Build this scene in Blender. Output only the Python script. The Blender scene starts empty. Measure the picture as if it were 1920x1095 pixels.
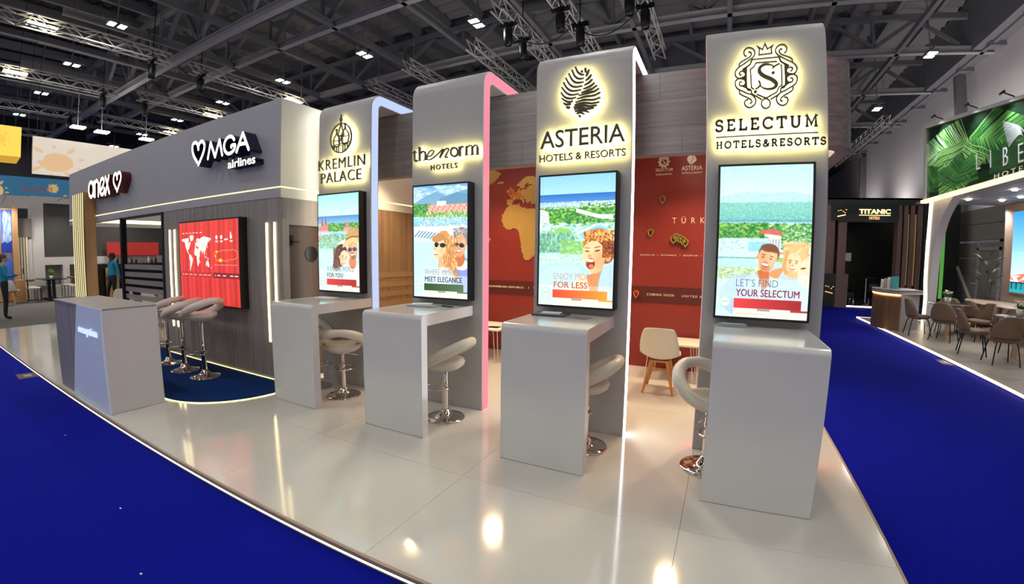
import bpy, bmesh, math, random
import numpy as np
from mathutils import Matrix, Vector
random.seed(7); RNG = np.random.default_rng(7)
SC = bpy.context.scene; COL = SC.collection
PI = math.pi
# ------------------------------------------------------------------ camera
cam = bpy.data.cameras.new('camera'); camo = bpy.data.objects.new('camera', cam); COL.objects.link(camo)
SC.camera = camo
_r = (0.8980071370804459, 0.4398451732479767, 0.010927274273054934)
_u = (-0.04758449435251635, 0.07240054270337647, 0.9962398693655418)
_f = (-0.43740015734999055, 0.8951504817552822, -0.0859460142385296)
camo.matrix_world = Matrix([[_r[0], _u[0], -_f[0], 0], [_r[1], _u[1], -_f[1], 0], [_r[2], _u[2], -_f[2], 1.59965], [0, 0, 0, 1]])
# ultra-wide phone lens with a little barrel distortion
cam.type = 'PANO'; cam.sensor_fit = 'HORIZONTAL'; cam.sensor_width = 36; cam.sensor_height = 36*1095/1920
cam.panorama_type = 'FISHEYE_LENS_POLYNOMIAL'; cam.fisheye_fov = 3.1
cam.fisheye_polynomial_k0 = 0
cam.fisheye_polynomial_k1 = -0.06671848020283475; cam.fisheye_polynomial_k2 = 0.00036250067355010455
cam.fisheye_polynomial_k3 = 3.6125376461346394e-05; cam.fisheye_polynomial_k4 = -9.495973006017544e-07
cam.clip_end = 500
# ------------------------------------------------------------------ world, exposure
W = bpy.data.worlds.new('hall_air'); SC.world = W; W.use_nodes = True
W.node_tree.nodes['Background'].inputs[0].default_value = (1, .96, .88, 1)
W.node_tree.nodes['Background'].inputs[1].default_value = 0.30
SC.view_settings.view_transform = 'Standard'; SC.view_settings.look = 'None'
SC.view_settings.exposure = 0.62; SC.view_settings.gamma = 1
try: SC.view_settings.use_curve_mapping = False
except Exception: pass
SC.cycles.use_denoising = True
SC.cycles.max_bounces = 8
SC.cycles.sample_clamp_indirect = 6
LAMP = 150.0      # hall floodlights
HALO = 21.0        # warm LEDs behind the sign letters
STRIP = 5.0       # LED strips
SCREEN = 0.88     # video screens
WARM = 21.0       # warm spotlights inside the stand
# real spotlights inside the stand, hung under the roof between the arches (their cans are built below)
SPOTS = [(-3.1, 5.75, 3.0), (-1.75, 5.6, 3.0), (-.36, 5.75, 3.0), (-4.15, 5.0, 3.0), (.5, 5.5, 3.0)]
for sx, sy, sz in SPOTS:
    l = bpy.data.lights.new('warm_spot', 'SPOT'); l.energy = WARM*4; l.color = (1, .76, .46); l.spot_size = 2.5; l.spot_blend = .8; l.shadow_soft_size = .06
    o = bpy.data.objects.new('warm_spot', l); COL.objects.link(o); o.location = (sx, sy-.02, sz-.10); o.rotation_euler = (-.25, 0, 0)

# spotlights added to brighten the stand across the grey aisle at the far left
LSP = [(-20.9, 3.3, 3.75), (-20.9, 5.2, 3.75), (-20.9, 7.4, 3.75)]
for x, y, z in LSP:
    l = bpy.data.lights.new('added_spot', 'SPOT'); l.energy = 120; l.color = (1, .95, .88); l.spot_size = 2.4; l.spot_blend = .8; l.shadow_soft_size = .08
    o = bpy.data.objects.new('added_spot_light', l); COL.objects.link(o); o.location = (x, y, z-.1)
# wall washers standing on the roofs of the right hand stands, throwing light up the white hall wall
WASH = [(10.2, y, 4.0) for y in (15.5, 19.5, 24, 29, 35, 42)]
for x, y, z in WASH:
    l = bpy.data.lights.new('wall_washer', 'SPOT'); l.energy = 400; l.color = (1, .94, .9); l.spot_size = 2.3; l.spot_blend = 1; l.shadow_soft_size = .2
    o = bpy.data.objects.new('wall_washer_light', l); COL.objects.link(o); o.location = (x, y, z+.15); o.rotation_euler = Vector((.55, 0, 1)).to_track_quat('-Z', 'Y').to_euler()
# ------------------------------------------------------------------ materials
def lin(c):
    if isinstance(c, str):
        c = c.lstrip('#'); c = [int(c[i:i+2], 16)/255 for i in (0, 2, 4)]
        return tuple((x/12.92 if x <= .04045 else ((x+.055)/1.055)**2.4) for x in c)
    return tuple(c[:3])
MATS = {}
def mat(name, col, rough=.5, metal=0, emit=0, ecol=None, grain=None, gcol=None, bump=0, spec=.5, trans=0, alpha=1, coat=0, gscale=1.0):
    """Principled material; grain = (sx,sy,sz) stretched noise mixed with gcol."""
    if name in MATS: return MATS[name]
    m = bpy.data.materials.new(name); m.use_nodes = True; nt = m.node_tree; b = nt.nodes['Principled BSDF']
    c = lin(col)
    b.inputs['Base Color'].default_value = (*c, 1); b.inputs['Roughness'].default_value = rough
    b.inputs['Metallic'].default_value = metal; b.inputs['Specular IOR Level'].default_value = spec
    b.inputs['Coat Weight'].default_value = coat; b.inputs['Coat Roughness'].default_value = .08
    if trans: b.inputs['Transmission Weight'].default_value = trans; b.inputs['IOR'].default_value = 1.05
    if alpha < 1: b.inputs['Alpha'].default_value = alpha
    if emit:
        b.inputs['Emission Color'].default_value = (*lin(ecol or col), 1); b.inputs['Emission Strength'].default_value = emit
    if grain:
        tc = nt.nodes.new('ShaderNodeTexCoord'); mp = nt.nodes.new('ShaderNodeMapping'); mp.inputs['Scale'].default_value = grain
        nz = nt.nodes.new('ShaderNodeTexNoise'); nz.inputs['Scale'].default_value = gscale; nz.inputs['Detail'].default_value = 6; nz.inputs['Roughness'].default_value = .65
        rp = nt.nodes.new('ShaderNodeValToRGB'); rp.color_ramp.elements[0].position = .32; rp.color_ramp.elements[1].position = .7
        rp.color_ramp.elements[0].color = (*c, 1); rp.color_ramp.elements[1].color = (*lin(gcol or col), 1)
        L = nt.links.new
        L(tc.outputs['Object'], mp.inputs[0]); L(mp.outputs[0], nz.inputs['Vector']); L(nz.outputs['Fac'], rp.inputs[0]); L(rp.outputs[0], b.inputs['Base Color'])
        if bump:
            bp = nt.nodes.new('ShaderNodeBump'); bp.inputs['Strength'].default_value = bump; bp.inputs['Distance'].default_value = .01
            L(nz.outputs['Fac'], bp.inputs['Height']); L(bp.outputs[0], b.inputs['Normal'])
    MATS[name] = m; return m
def emis(name, col, s):
    return mat(name, (0, 0, 0), .6, emit=s, ecol=col)
def imgmat(name, arr, strength=1.0, lit=False, rough=.5):
    """material from a picture painted in this script (numpy array h,w,3 in sRGB, row 0 = top); uses UV"""
    h, w, _ = arr.shape
    im = bpy.data.images.new(name, w, h); a = np.ones((h, w, 4), np.float32); a[..., :3] = np.clip(arr[::-1], 0, 1)
    im.pixels.foreach_set(a.ravel()); im.update(); im.pack()
    m = bpy.data.materials.new(name); m.use_nodes = True; nt = m.node_tree; b = nt.nodes['Principled BSDF']
    t = nt.nodes.new('ShaderNodeTexImage'); t.image = im
    b.inputs['Roughness'].default_value = rough
    if lit:
        nt.links.new(t.outputs[0], b.inputs['Base Color'])
    else:
        b.inputs['Base Color'].default_value = (.01, .01, .01, 1); b.inputs['Roughness'].default_value = .35
        nt.links.new(t.outputs[0], b.inputs['Emission Color']); b.inputs['Emission Strength'].default_value = strength
    return m

M_white = mat('white_laminate', '#d2d1cf', .2, grain=(3, 3, 3), gcol='#cecdcd', coat=.4)
M_floor = mat('white_gloss_floor', '#d6d2ca', .1, grain=(1.2, 1.2, 1.2), gcol='#d0ccc4', coat=.5)
M_pillar = mat('grey_lacquer_panel', '#b1afae', .42, grain=(2, 2, 2), gcol='#adabab')
M_fascia = mat('grey_painted_fascia', '#a2a1a7', .55, grain=(2, 2, 2), gcol='#9e9da4')
M_fascia_lit = mat('fascia_lit_side', '#d5d3cb', .5, grain=(2, 2, 2), gcol='#d0cec7')  # fascia paint made paler for the light falling on the side faces
M_dwood = mat('dark_grey_veneer', '#746d6a', .45, grain=(14, 14, .5), gcol='#98908d', gscale=1.5)
M_hwood = mat('grey_wood_laminate', '#676462', .5, grain=(.5, 12, 16), gcol='#8b8783', gscale=1.6)
M_twood = mat('warm_brown_veneer', '#6e553e', .5, grain=(10, 10, .6), gcol='#8b7052', gscale=1.4)
M_door = mat('dark_brown_door', '#3c2d27', .5, grain=(12, 12, .5), gcol='#4b3930', gscale=1.4)
M_oak = mat('light_oak', '#a87e52', .5, grain=(9, 9, .6), gcol='#bf9565', gscale=1.5)
M_beech = mat('beech_wood', '#c0813f', .45, grain=(20, 20, 2), gcol='#d0955a')
M_black = mat('black_plastic', '#0e0e12', .35)
M_blackm = mat('black_metal', '#141416', .4, metal=.3)
M_letter = mat('dark_bronze_letter', '#4d4840', .45, metal=.2)
M_chrome = mat('chrome', '#d8d4d0', .07, metal=1)
M_leather = mat('cream_leatherette', '#d2cabb', .38, grain=(60, 60, 60), gcol='#cdc5b5', bump=.06)
M_leather_w = mat('white_leatherette', '#dcd4d0', .36, grain=(60, 60, 60), gcol='#d6cdc9', bump=.06)
M_shell = mat('cream_plastic_shell', '#e2dccd', .35)
M_steelw = mat('white_steel', '#e6e1d4', .35)
M_carpet = mat('blue_carpet', '#020d88', .95, grain=(40, 40, 40), gcol='#031192', bump=.3, spec=.1)
M_carpet2 = mat('navy_inset_carpet', '#0a2c66', .95, grain=(60, 60, 60), gcol='#0d3470', bump=.3, spec=.1)
M_gcarpet = mat('grey_carpet', '#5f5b58', .95, grain=(40, 40, 40), gcol='#67635f', spec=.1)
M_red = mat('dark_red_wall', '#8a2a25', .45, grain=(1.5, 1.5, 1.5), gcol='#842722')
M_red_d = mat('deep_red_band', '#561a1a', .45)
M_gold = mat('gold_tile', '#d8ae62', .4, metal=.2)
M_cream = mat('cream_print', '#f0dfc0', .5)
M_trim = mat('bronze_edge_trim', '#a08b78', .45)
M_dark = mat('dark_recess', '#2a2626', .7)
M_alu = mat('aluminium_truss', '#b5b4b2', .45, metal=.3)
M_steel = mat('dark_roof_steel', '#77777c', .6, metal=.1)
M_steel_l = mat('grey_roof_beam', '#a5a4a8', .6, metal=.1)
M_roof = mat('dark_roof_sheet', '#7f7e7d', .8)
M_blanket = mat('black_roof_blanket', '#2c2c2e', .9)
M_wallw = mat('white_hall_wall', '#cfcacd', .8, grain=(.5, .5, .2), gcol='#c7c2c5')
M_glass = mat('clear_glass', '#eef2f2', .02, trans=1)
M_frost = mat('frosted_stripe', '#8d8784', .5, alpha=.72)
E_white = emis('led_white', '#f4f8ff', STRIP)
E_cool = emis('led_cool_white', '#c4d6ff', STRIP*.13)
E_pink = emis('led_pink', '#ff8598', STRIP*.15)
E_side = emis('led_side_white', '#fcf8e8', STRIP*.75)
E_redR = emis('led_red_bright', '#ff4a50', STRIP*.45)
E_red = emis('led_red', '#ff4a58', STRIP*.28)
E_warm = emis('led_warm', '#ffe9a8', STRIP*.9)
E_warm2 = emis('led_amber', '#ffdc9a', STRIP*.7)
E_line = emis('led_line', '#ffea9a', STRIP*.34)
E_halo = emis('led_halo', '#fff09a', HALO)
E_sign = emis('lit_letter_face', '#fff4e4', 2.2)
E_lamp = emis('flood_lens', '#fbfaf4', LAMP)
E_blue = emis('reception_led', '#a9bcff', 1.1)


# ------------------------------------------------------------------ object helpers
BASE = {}
def tag(o, label=None, cat=None, group=None, kind=None):
    if label: o['label'] = label
    if cat: o['category'] = cat
    if group: o['group'] = group
    if kind: o['kind'] = kind
    return o
def thing(name, label, cat, loc=(0, 0, 0), rz=0, group=None, kind=None):
    o = bpy.data.objects.new(name, None); COL.objects.link(o); o.location = loc; o.rotation_euler = (0, 0, rz)
    BASE[o.name] = Vector(loc); return tag(o, label, cat, group, kind)
class MB:
    def __init__(s): s.v = []; s.f = []; s.m = []; s.s = []; s.uv = None
    def add(s, vs, fs, mi=0, smooth=False):
        n = len(s.v); s.v += [tuple(map(float, q)) for q in vs]
        for f in fs: s.f.append([n+i for i in f]); s.m.append(mi); s.s.append(smooth)
        return s
    def box(s, x0, x1, y0, y1, z0, z1, mi=0):
        if x0 > x1: x0, x1 = x1, x0
        if y0 > y1: y0, y1 = y1, y0
        if z0 > z1: z0, z1 = z1, z0
        return s.add([(x0, y0, z0), (x1, y0, z0), (x1, y1, z0), (x0, y1, z0), (x0, y0, z1), (x1, y0, z1), (x1, y1, z1), (x0, y1, z1)],
                     [(0, 3, 2, 1), (4, 5, 6, 7), (0, 1, 5, 4), (1, 2, 6, 5), (2, 3, 7, 6), (3, 0, 4, 7)], mi)
    def bar(s, a, b, w, h=None, mi=0):
        """square bar from a to b"""
        a = Vector(a); b = Vector(b); d = (b-a).normalized(); up = Vector((0, 0, 1)) if abs(d.z) < .9 else Vector((1, 0, 0))
        x = d.cross(up).normalized()*(w/2); y = x.cross(d).normalized()*((h or w)/2)
        vs = [p+q for p in (a, b) for q in (-x-y, x-y, x+y, -x+y)]
        return s.add(vs, [(0, 1, 2, 3), (7, 6, 5, 4), (0, 4, 5, 1), (1, 5, 6, 2), (2, 6, 7, 3), (3, 7, 4, 0)], mi)
    def tube(s, pts, r, seg=8, closed=False, mi=0, radii=None, caps=True):
        pts = [Vector(p) for p in pts]; n = len(pts); vs = []; prev = None
        for i, p in enumerate(pts):
            if closed: d = (pts[(i+1) % n]-pts[i-1]).normalized()
            else: d = (pts[min(i+1, n-1)]-pts[max(i-1, 0)]).normalized()
            if prev is None:
                up = Vector((0, 0, 1)) if abs(d.z) < .9 else Vector((1, 0, 0)); x = d.cross(up).normalized()
            else: x = (prev - d*prev.dot(d)).normalized()
            prev = x; y = d.cross(x); rr = radii[i] if radii else r
            for k in range(seg):
                a = 2*PI*k/seg; vs.append(p+(x*math.cos(a)+y*math.sin(a))*rr)
        fs = []
        for i in range(n if closed else n-1):
            j = (i+1) % n
            for k in range(seg): l = (k+1) % seg; fs.append((i*seg+k, i*seg+l, j*seg+l, j*seg+k))
        s.add(vs, fs, mi, True)
        if not closed and caps:
            s.add(vs[:seg], [tuple(reversed(range(seg)))], mi); s.add(vs[-seg:], [tuple(range(seg))], mi)
        return s
    def lathe(s, prof, c=(0, 0, 0), seg=24, mi=0, sx=1, sy=1, smooth=True):
        vs = []; n = len(prof)
        for r, z in prof:
            for k in range(seg): a = 2*PI*k/seg; vs.append((c[0]+max(r, 1e-4)*math.cos(a)*sx, c[1]+max(r, 1e-4)*math.sin(a)*sy, c[2]+z))
        fs = [(i*seg+k, i*seg+(k+1) % seg, (i+1)*seg+(k+1) % seg, (i+1)*seg+k) for i in range(n-1) for k in range(seg)]
        return s.add(vs, fs, mi, smooth)
    def prism(s, poly, frame, d0, d1, mi=0, side=None, smooth=False):
        """poly (2d) extruded between n=d0 and n=d1 in frame"""
        n = len(poly); vs = [frame(x, y, d0) for x, y in poly]+[frame(x, y, d1) for x, y in poly]
        s.add(vs, [tuple(range(n)), tuple(range(2*n-1, n-1, -1))], mi)
        s.add(vs, [(i, (i+1) % n, n+(i+1) % n, n+i) for i in range(n)], mi if side is None else side, smooth)
        return s
    def ell(s, c, r, seg=14, rings=8, mi=0, rot=None):
        vs = []
        for i in range(rings+1):
            t = PI*i/rings
            for k in range(seg):
                a = 2*PI*k/seg; q = Vector((max(math.sin(t), 1e-3)*math.cos(a)*r[0], max(math.sin(t), 1e-3)*math.sin(a)*r[1], math.cos(t)*r[2]))
                if rot: q = rot @ q
                vs.append(Vector(c)+q)
        fs = [(i*seg+k, (i+1)*seg+k, (i+1)*seg+(k+1) % seg, i*seg+(k+1) % seg) for i in range(rings) for k in range(seg)]
        return s.add(vs, fs, mi, True)
    def build(s, name, mats, parent=None, bevel=0, bseg=2, fixn=True, loc=None):
        b = Vector((0, 0, 0))
        if parent is not None: b = BASE.get(parent.name, b)
        if loc is not None: b = Vector(loc)
        me = bpy.data.meshes.new(name)
        me.from_pydata([(x-b.x, y-b.y, z-b.z) for x, y, z in s.v], [], s.f)
        for mm in (mats if isinstance(mats, (list, tuple)) else [mats]): me.materials.append(mm)
        me.polygons.foreach_set('material_index', s.m); me.polygons.foreach_set('use_smooth', s.s)
        if bevel or fixn:
            bm = bmesh.new(); bm.from_mesh(me)
            if bevel:
                bmesh.ops.remove_doubles(bm, verts=bm.verts, dist=1e-5)
                es = [e for e in bm.edges if len(e.link_faces) == 2 and e.calc_face_angle(0) > .6]
                bmesh.ops.bevel(bm, geom=es, offset=bevel, segments=bseg, affect='EDGES', profile=.5)
                for f in bm.faces: f.smooth = bseg > 1
            bmesh.ops.recalc_face_normals(bm, faces=bm.faces)
            bm.to_mesh(me); bm.free()
            if bevel and bseg > 1:
                try: me.set_sharp_from_angle(angle=.7)
                except Exception: pass
        o = bpy.data.objects.new(name, me); COL.objects.link(o)
        if parent is not None: o.parent = parent
        if loc is not None and parent is None: o.location = loc
        BASE[o.name] = b
        return o
def frameY(y0):  # plane facing -Y: x right, y up, n toward the viewer (-Y)
    return lambda x, y, n: (x, y0-n, y)
def frameX(x0, sgn=1):  # plane facing +X (sgn=1): u along +Y, v up
    return lambda u, v, n: (x0+sgn*n, u, v)
def copy_tree(o, parent=None):
    c = o.copy(); COL.objects.link(c); c.parent = parent
    for ch in list(o.children): copy_tree(ch, c)
    return c
def arc(cx, cy, r, a0, a1, n, ry=None):
    return [(cx+r*math.cos(math.radians(a0+(a1-a0)*i/n)), cy+(ry or r)*math.sin(math.radians(a0+(a1-a0)*i/n))) for i in range(n+1)]
def quad_uv(name, frame, x0, x1, y0, y1, n, m, parent=None, flip=False):
    """one flat rectangle with UVs in a frame"""
    b = BASE.get(parent.name, Vector((0, 0, 0))) if parent is not None else Vector((0, 0, 0))
    me = bpy.data.meshes.new(name); P = [Vector(frame(*q))-b for q in ((x0, y0, n), (x1, y0, n), (x1, y1, n), (x0, y1, n))]
    me.from_pydata(P, [], [(0, 1, 2, 3)]); uv = me.uv_layers.new(name='UVMap'); c = [(0, 0), (1, 0), (1, 1), (0, 1)]
    if flip: c = [(1, 0), (0, 0), (0, 1), (1, 1)]
    for i, q in enumerate(c): uv.data[i].uv = q
    me.materials.append(m); o = bpy.data.objects.new(name, me); COL.objects.link(o)
    if parent is not None: o.parent = parent
    BASE[o.name] = b
    return o

# ------------------------------------------------------------------ lettering
def glyph_mesh(s, offset, res=3, sp=1):
    cu = bpy.data.curves.new('t', 'FONT'); cu.body = s; cu.size = 1; cu.extrude = .5; cu.offset = offset; cu.resolution_u = res; cu.space_character = sp
    o = bpy.data.objects.new('t', cu); COL.objects.link(o)
    dg = bpy.context.evaluated_depsgraph_get(); me = bpy.data.meshes.new_from_object(o.evaluated_get(dg))
    bpy.data.objects.remove(o); bpy.data.curves.remove(cu)
    return me
def text(s, frame, x0, x1, y0, y1, n0, n1, mats, parent, offset=0, name='letter', back=None, split=True, shear=0, sp=1, desc=False):
    """letters standing between n0 (wall side) and n1 (viewer side), fitted to the box; one object per letter"""
    me = glyph_mesh(s, offset, sp=sp); bm = bmesh.new(); bm.from_mesh(me); bpy.data.meshes.remove(me)
    bmesh.ops.remove_doubles(bm, verts=bm.verts, dist=1e-5)
    xs = [v.co.x for v in bm.verts]; ys = [v.co.y for v in bm.verts]
    mnx, mxx = min(xs), max(xs); mxy = max(ys); mny = min(ys) if desc else 0.0
    seen = set(); isl = []
    for v in bm.verts:
        if v in seen: continue
        st = [v]; seen.add(v); g = []
        while st:
            q = st.pop(); g.append(q)
            for e in q.link_edges:
                w = e.other_vert(q)
                if w not in seen: seen.add(w); st.append(w)
        isl.append(g)
    isl = sorted([[min(v.co.x for v in g), max(v.co.x for v in g), g] for g in isl], key=lambda t: t[0])
    groups = []
    for a, b, g in isl:
        if split and groups and a < groups[-1][1]-.45*min(b-a, groups[-1][1]-groups[-1][0]):
            groups[-1][1] = max(groups[-1][1], b); groups[-1][2] += g
        elif not split and groups: groups[-1][1] = max(groups[-1][1], b); groups[-1][2] += g
        else: groups.append([a, b, list(g)])
    base = BASE.get(parent.name, Vector((0, 0, 0))) if parent is not None else Vector((0, 0, 0))
    outs = []
    for a, b, g in groups:
        idx = {v: i for i, v in enumerate(g)}; P = []
        for v in g:
            x = x0+(v.co.x-mnx)/(mxx-mnx)*(x1-x0); y = y0+(v.co.y-mny)/(mxy-mny)*(y1-y0)
            if shear: x += shear*(y-y0)
            n = n1 if v.co.z > 0 else n0
            P.append(Vector(frame(x, y, n))-base)
        F = []; MI = []
        for f in {f for v in g for f in v.link_faces}:
            F.append([idx[v] for v in f.verts]); zs = [v.co.z for v in f.verts]
            if len(mats) > 1: MI.append(0 if min(zs) > 0 else (2 if (back and max(zs) < 0) else 1))
            else: MI.append(1 if (back and max(zs) < 0) else 0)
        m2 = bpy.data.meshes.new(name); m2.from_pydata(P, [], F)
        for mm in mats: m2.materials.append(mm)
        if back: m2.materials.append(back)
        m2.polygons.foreach_set('material_index', MI)
        b2 = bmesh.new(); b2.from_mesh(m2); bmesh.ops.recalc_face_normals(b2, faces=b2.faces); b2.to_mesh(m2); b2.free()
        o = bpy.data.objects.new(name, m2); COL.objects.link(o)
        if parent is not None: o.parent = parent
        if not split and name in ('lettering', 'caption'): o['kind'] = 'stuff'
        BASE[o.name] = base; outs.append(o)
    bm.free()
    return outs
def ribbon(mb, pts, w, frame, n0, n1, closed=False, mi=0, side=None, back=None, taper=None):
    """flat stroke of width w along pts, extruded"""
    P = [Vector((x, y)) for x, y in pts]
    Q = [P[0]]
    for p in P[1:]:
        if (p-Q[-1]).length > 1e-5: Q.append(p)
    P = Q; n = len(P); Lf = []; Rt = []
    if closed and (P[0]-P[-1]).length < 1e-4: P = P[:-1]; n -= 1
    for i in range(n):
        a = P[i-1] if (closed or i > 0) else None; c = P[(i+1) % n] if (closed or i < n-1) else None
        d1 = (P[i]-a).normalized() if a is not None else None; d2 = (c-P[i]).normalized() if c is not None else None
        if d1 is None: d1 = d2
        if d2 is None: d2 = d1
        t = d1+d2
        t = t.normalized() if t.length > 1e-6 else d1
        nn = Vector((-t.y, t.x)); k = max(.45, nn.dot(Vector((-d1.y, d1.x)))); ww = w*(taper(i/(n-1)) if taper else 1)
        Lf.append(P[i]+nn*ww/2/k); Rt.append(P[i]-nn*ww/2/k)
    vs = [frame(q.x, q.y, n1) for q in Lf]+[frame(q.x, q.y, n1) for q in Rt]+[frame(q.x, q.y, n0) for q in Lf]+[frame(q.x, q.y, n0) for q in Rt]
    fr = []; sd = []; bk = []
    for i in range(n if closed else n-1):
        j = (i+1) % n
        fr.append((i, j, n+j, n+i)); bk.append((2*n+i, 3*n+i, 3*n+j, 2*n+j)); sd += [(i, 2*n+i, 2*n+j, j), (n+i, n+j, 3*n+j, 3*n+i)]
    if not closed: sd += [(0, n, 3*n, 2*n), (n-1, 3*n-1, 4*n-1, 2*n-1)]
    base = len(mb.v)
    mb.v += [tuple(map(float, q)) for q in vs]
    for L, k in ((fr, mi), (sd, mi if side is None else side), (bk, mi if back is None else back)):
        for f in L: mb.f.append([base+i for i in f]); mb.m.append(k); mb.s.append(False)
    return mb
def rot2(pts, cx, cy, a):
    c, s = math.cos(a), math.sin(a); return [(cx+(x-cx)*c-(y-cy)*s, cy+(x-cx)*s+(y-cy)*c) for x, y in pts]
# stroke centre lines of the logos, in metres on their sign faces (x, z)
CREST_L = [[(0.191,3.174),(0.202,3.179),(0.212,3.169),(0.212,3.153),(0.197,3.137),(0.169,3.122),(0.136,3.104),(0.123,3.087),(0.124,3.072)],[(0.178,3.145),(0.164,3.158),(0.159,3.179),(0.168,3.201),(0.19,3.213),(0.216,3.207),(0.235,3.187),(0.239,3.162),(0.226,3.137),(0.197,3.116),(0.163,3.092),(0.128,3.071),(0.103,3.048),(0.092,3.02),(0.1,2.993),(0.119,2.978)],[(0.209,3.109),(0.205,3.083),(0.176,3.063),(0.145,3.045)],[(0.119,2.978),(0.144,2.983),(0.163,2.994),(0.166,3.013),(0.153,3.03),(0.134,3.032),(0.123,3.02),(0.13,3.005),(0.141,3.004)],[(0.119,2.978),(0.144,2.972),(0.163,2.959),(0.166,2.939),(0.155,2.92),(0.133,2.919),(0.122,2.932),(0.128,2.949),(0.142,2.95)],[(0.119,2.978),(0.096,2.961),(0.093,2.931),(0.109,2.899),(0.143,2.878),(0.176,2.858),(0.209,2.845)],[(0.143,2.917),(0.174,2.898),(0.206,2.878),(0.209,2.845)],[(0.122,2.88),(0.125,2.859),(0.148,2.841),(0.182,2.822),(0.206,2.804),(0.211,2.786),(0.196,2.776)],[(0.209,2.845),(0.232,2.82),(0.24,2.791),(0.226,2.76),(0.195,2.745),(0.168,2.759),(0.159,2.786),(0.169,2.805),(0.186,2.807)],[(0.176,3.06),(0.176,2.899),(0.206,2.878)],[(0.216,3.117),(0.212,3.1),(0.202,3.082),(0.176,3.06)]]
CREST_FILL = [[(0.148,3.043),(0.175,3.061),(0.176,2.898),(0.143,2.917),(0.163,2.933),(0.166,2.945),(0.155,2.967),(0.135,2.976),(0.155,2.986),(0.167,3.003),(0.164,3.021)]]
CREST_C = [[(0.216,3.117),(0.408,3.118)],[(0.396,3.085),(0.244,3.088),(0.229,3.058),(0.204,3.042),(0.209,2.898),(0.228,2.882)],[(0.246,2.844),(0.312,2.809),(0.387,2.848),(0.406,2.888),(0.427,2.901),(0.426,3.051),(0.417,3.058)],[(0.213,2.85),(0.282,2.8)],[(0.345,2.797),(0.409,2.834)],[(0.342,2.765),(0.341,2.757),(0.339,2.75),(0.335,2.743),(0.33,2.737),(0.324,2.734),(0.317,2.731),(0.311,2.731),(0.304,2.732),(0.297,2.736),(0.291,2.74),(0.286,2.747),(0.282,2.754),(0.28,2.762),(0.279,2.77),(0.28,2.778),(0.283,2.786),(0.286,2.793),(0.291,2.798),(0.297,2.802),(0.304,2.804),(0.311,2.805),(0.318,2.803),(0.325,2.8),(0.33,2.795),(0.335,2.789),(0.339,2.782),(0.341,2.774)],[(0.268,3.148),(0.36,3.152),(0.356,3.191),(0.37,3.214),(0.33,3.188),(0.313,3.232),(0.295,3.187),(0.258,3.218),(0.273,3.194)]]
CREST_S = [[(0.374,3.047),(0.352,3.062),(0.319,3.069),(0.285,3.061),(0.268,3.035),(0.276,3.004),(0.306,2.977),(0.35,2.952),(0.38,2.926),(0.386,2.902),(0.368,2.882),(0.332,2.877),(0.296,2.888),(0.274,2.905)],[(0.362,3.036),(0.379,3.051),(0.414,3.068)],[(0.263,2.949),(0.272,2.911),(0.239,2.883)],[(0.366,3.0)],[(0.237,2.863)]]
NORM = [([(-2.95,2.682),(-2.949,2.615),(-2.947,2.584),(-2.933,2.571),(-2.912,2.579)],0.0181),([(-2.977,2.662),(-2.916,2.663)],0.0072),([(-2.884,2.71),(-2.883,2.572)],0.0217),([(-2.874,2.646),(-2.845,2.662),(-2.819,2.655),(-2.809,2.634),(-2.809,2.574)],0.0169),([(-2.901,2.571),(-2.865,2.572)],0.006),([(-2.837,2.573),(-2.791,2.574)],0.006),([(-2.902,2.707),(-2.883,2.713)],0.0072),([(-2.788,2.604),(-2.739,2.609),(-2.705,2.641),(-2.707,2.658),(-2.727,2.662),(-2.758,2.651),(-2.781,2.624),(-2.79,2.594),(-2.781,2.575),(-2.757,2.569),(-2.714,2.582),(-2.653,2.618),(-2.587,2.662)],0.0102),([(-2.627,2.576),(-2.578,2.662)],0.0181),([(-2.607,2.601),(-2.569,2.647),(-2.536,2.664),(-2.52,2.655),(-2.528,2.63),(-2.558,2.588),(-2.553,2.573),(-2.53,2.578)],0.0121),([(-2.409,2.613),(-2.41,2.604),(-2.413,2.595),(-2.418,2.588),(-2.425,2.582),(-2.433,2.577),(-2.441,2.575),(-2.451,2.575),(-2.46,2.577),(-2.469,2.581),(-2.477,2.587),(-2.484,2.594),(-2.489,2.603),(-2.492,2.612),(-2.493,2.622),(-2.492,2.631),(-2.489,2.64),(-2.484,2.648),(-2.478,2.654),(-2.47,2.658),(-2.461,2.66),(-2.451,2.66),(-2.442,2.658),(-2.433,2.654),(-2.425,2.648),(-2.419,2.641),(-2.414,2.632),(-2.41,2.623)],0.0169),([(-2.386,2.659),(-2.384,2.574)],0.0241),([(-2.381,2.637),(-2.366,2.66),(-2.342,2.658)],0.0157),([(-2.404,2.572),(-2.367,2.572)],0.006),([(-2.405,2.658),(-2.382,2.659)],0.0084),([(-2.308,2.661),(-2.308,2.577)],0.0205),([(-2.241,2.649),(-2.24,2.573)],0.0205),([(-2.182,2.636),(-2.181,2.57)],0.0205),([(-2.304,2.646),(-2.275,2.663),(-2.252,2.661),(-2.241,2.644)],0.0108),([(-2.237,2.641),(-2.211,2.66),(-2.191,2.655),(-2.182,2.636)],0.0108),([(-2.329,2.576),(-2.286,2.575)],0.006),([(-2.266,2.573),(-2.223,2.572)],0.006),([(-2.203,2.569),(-2.166,2.569)],0.006)]
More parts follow.
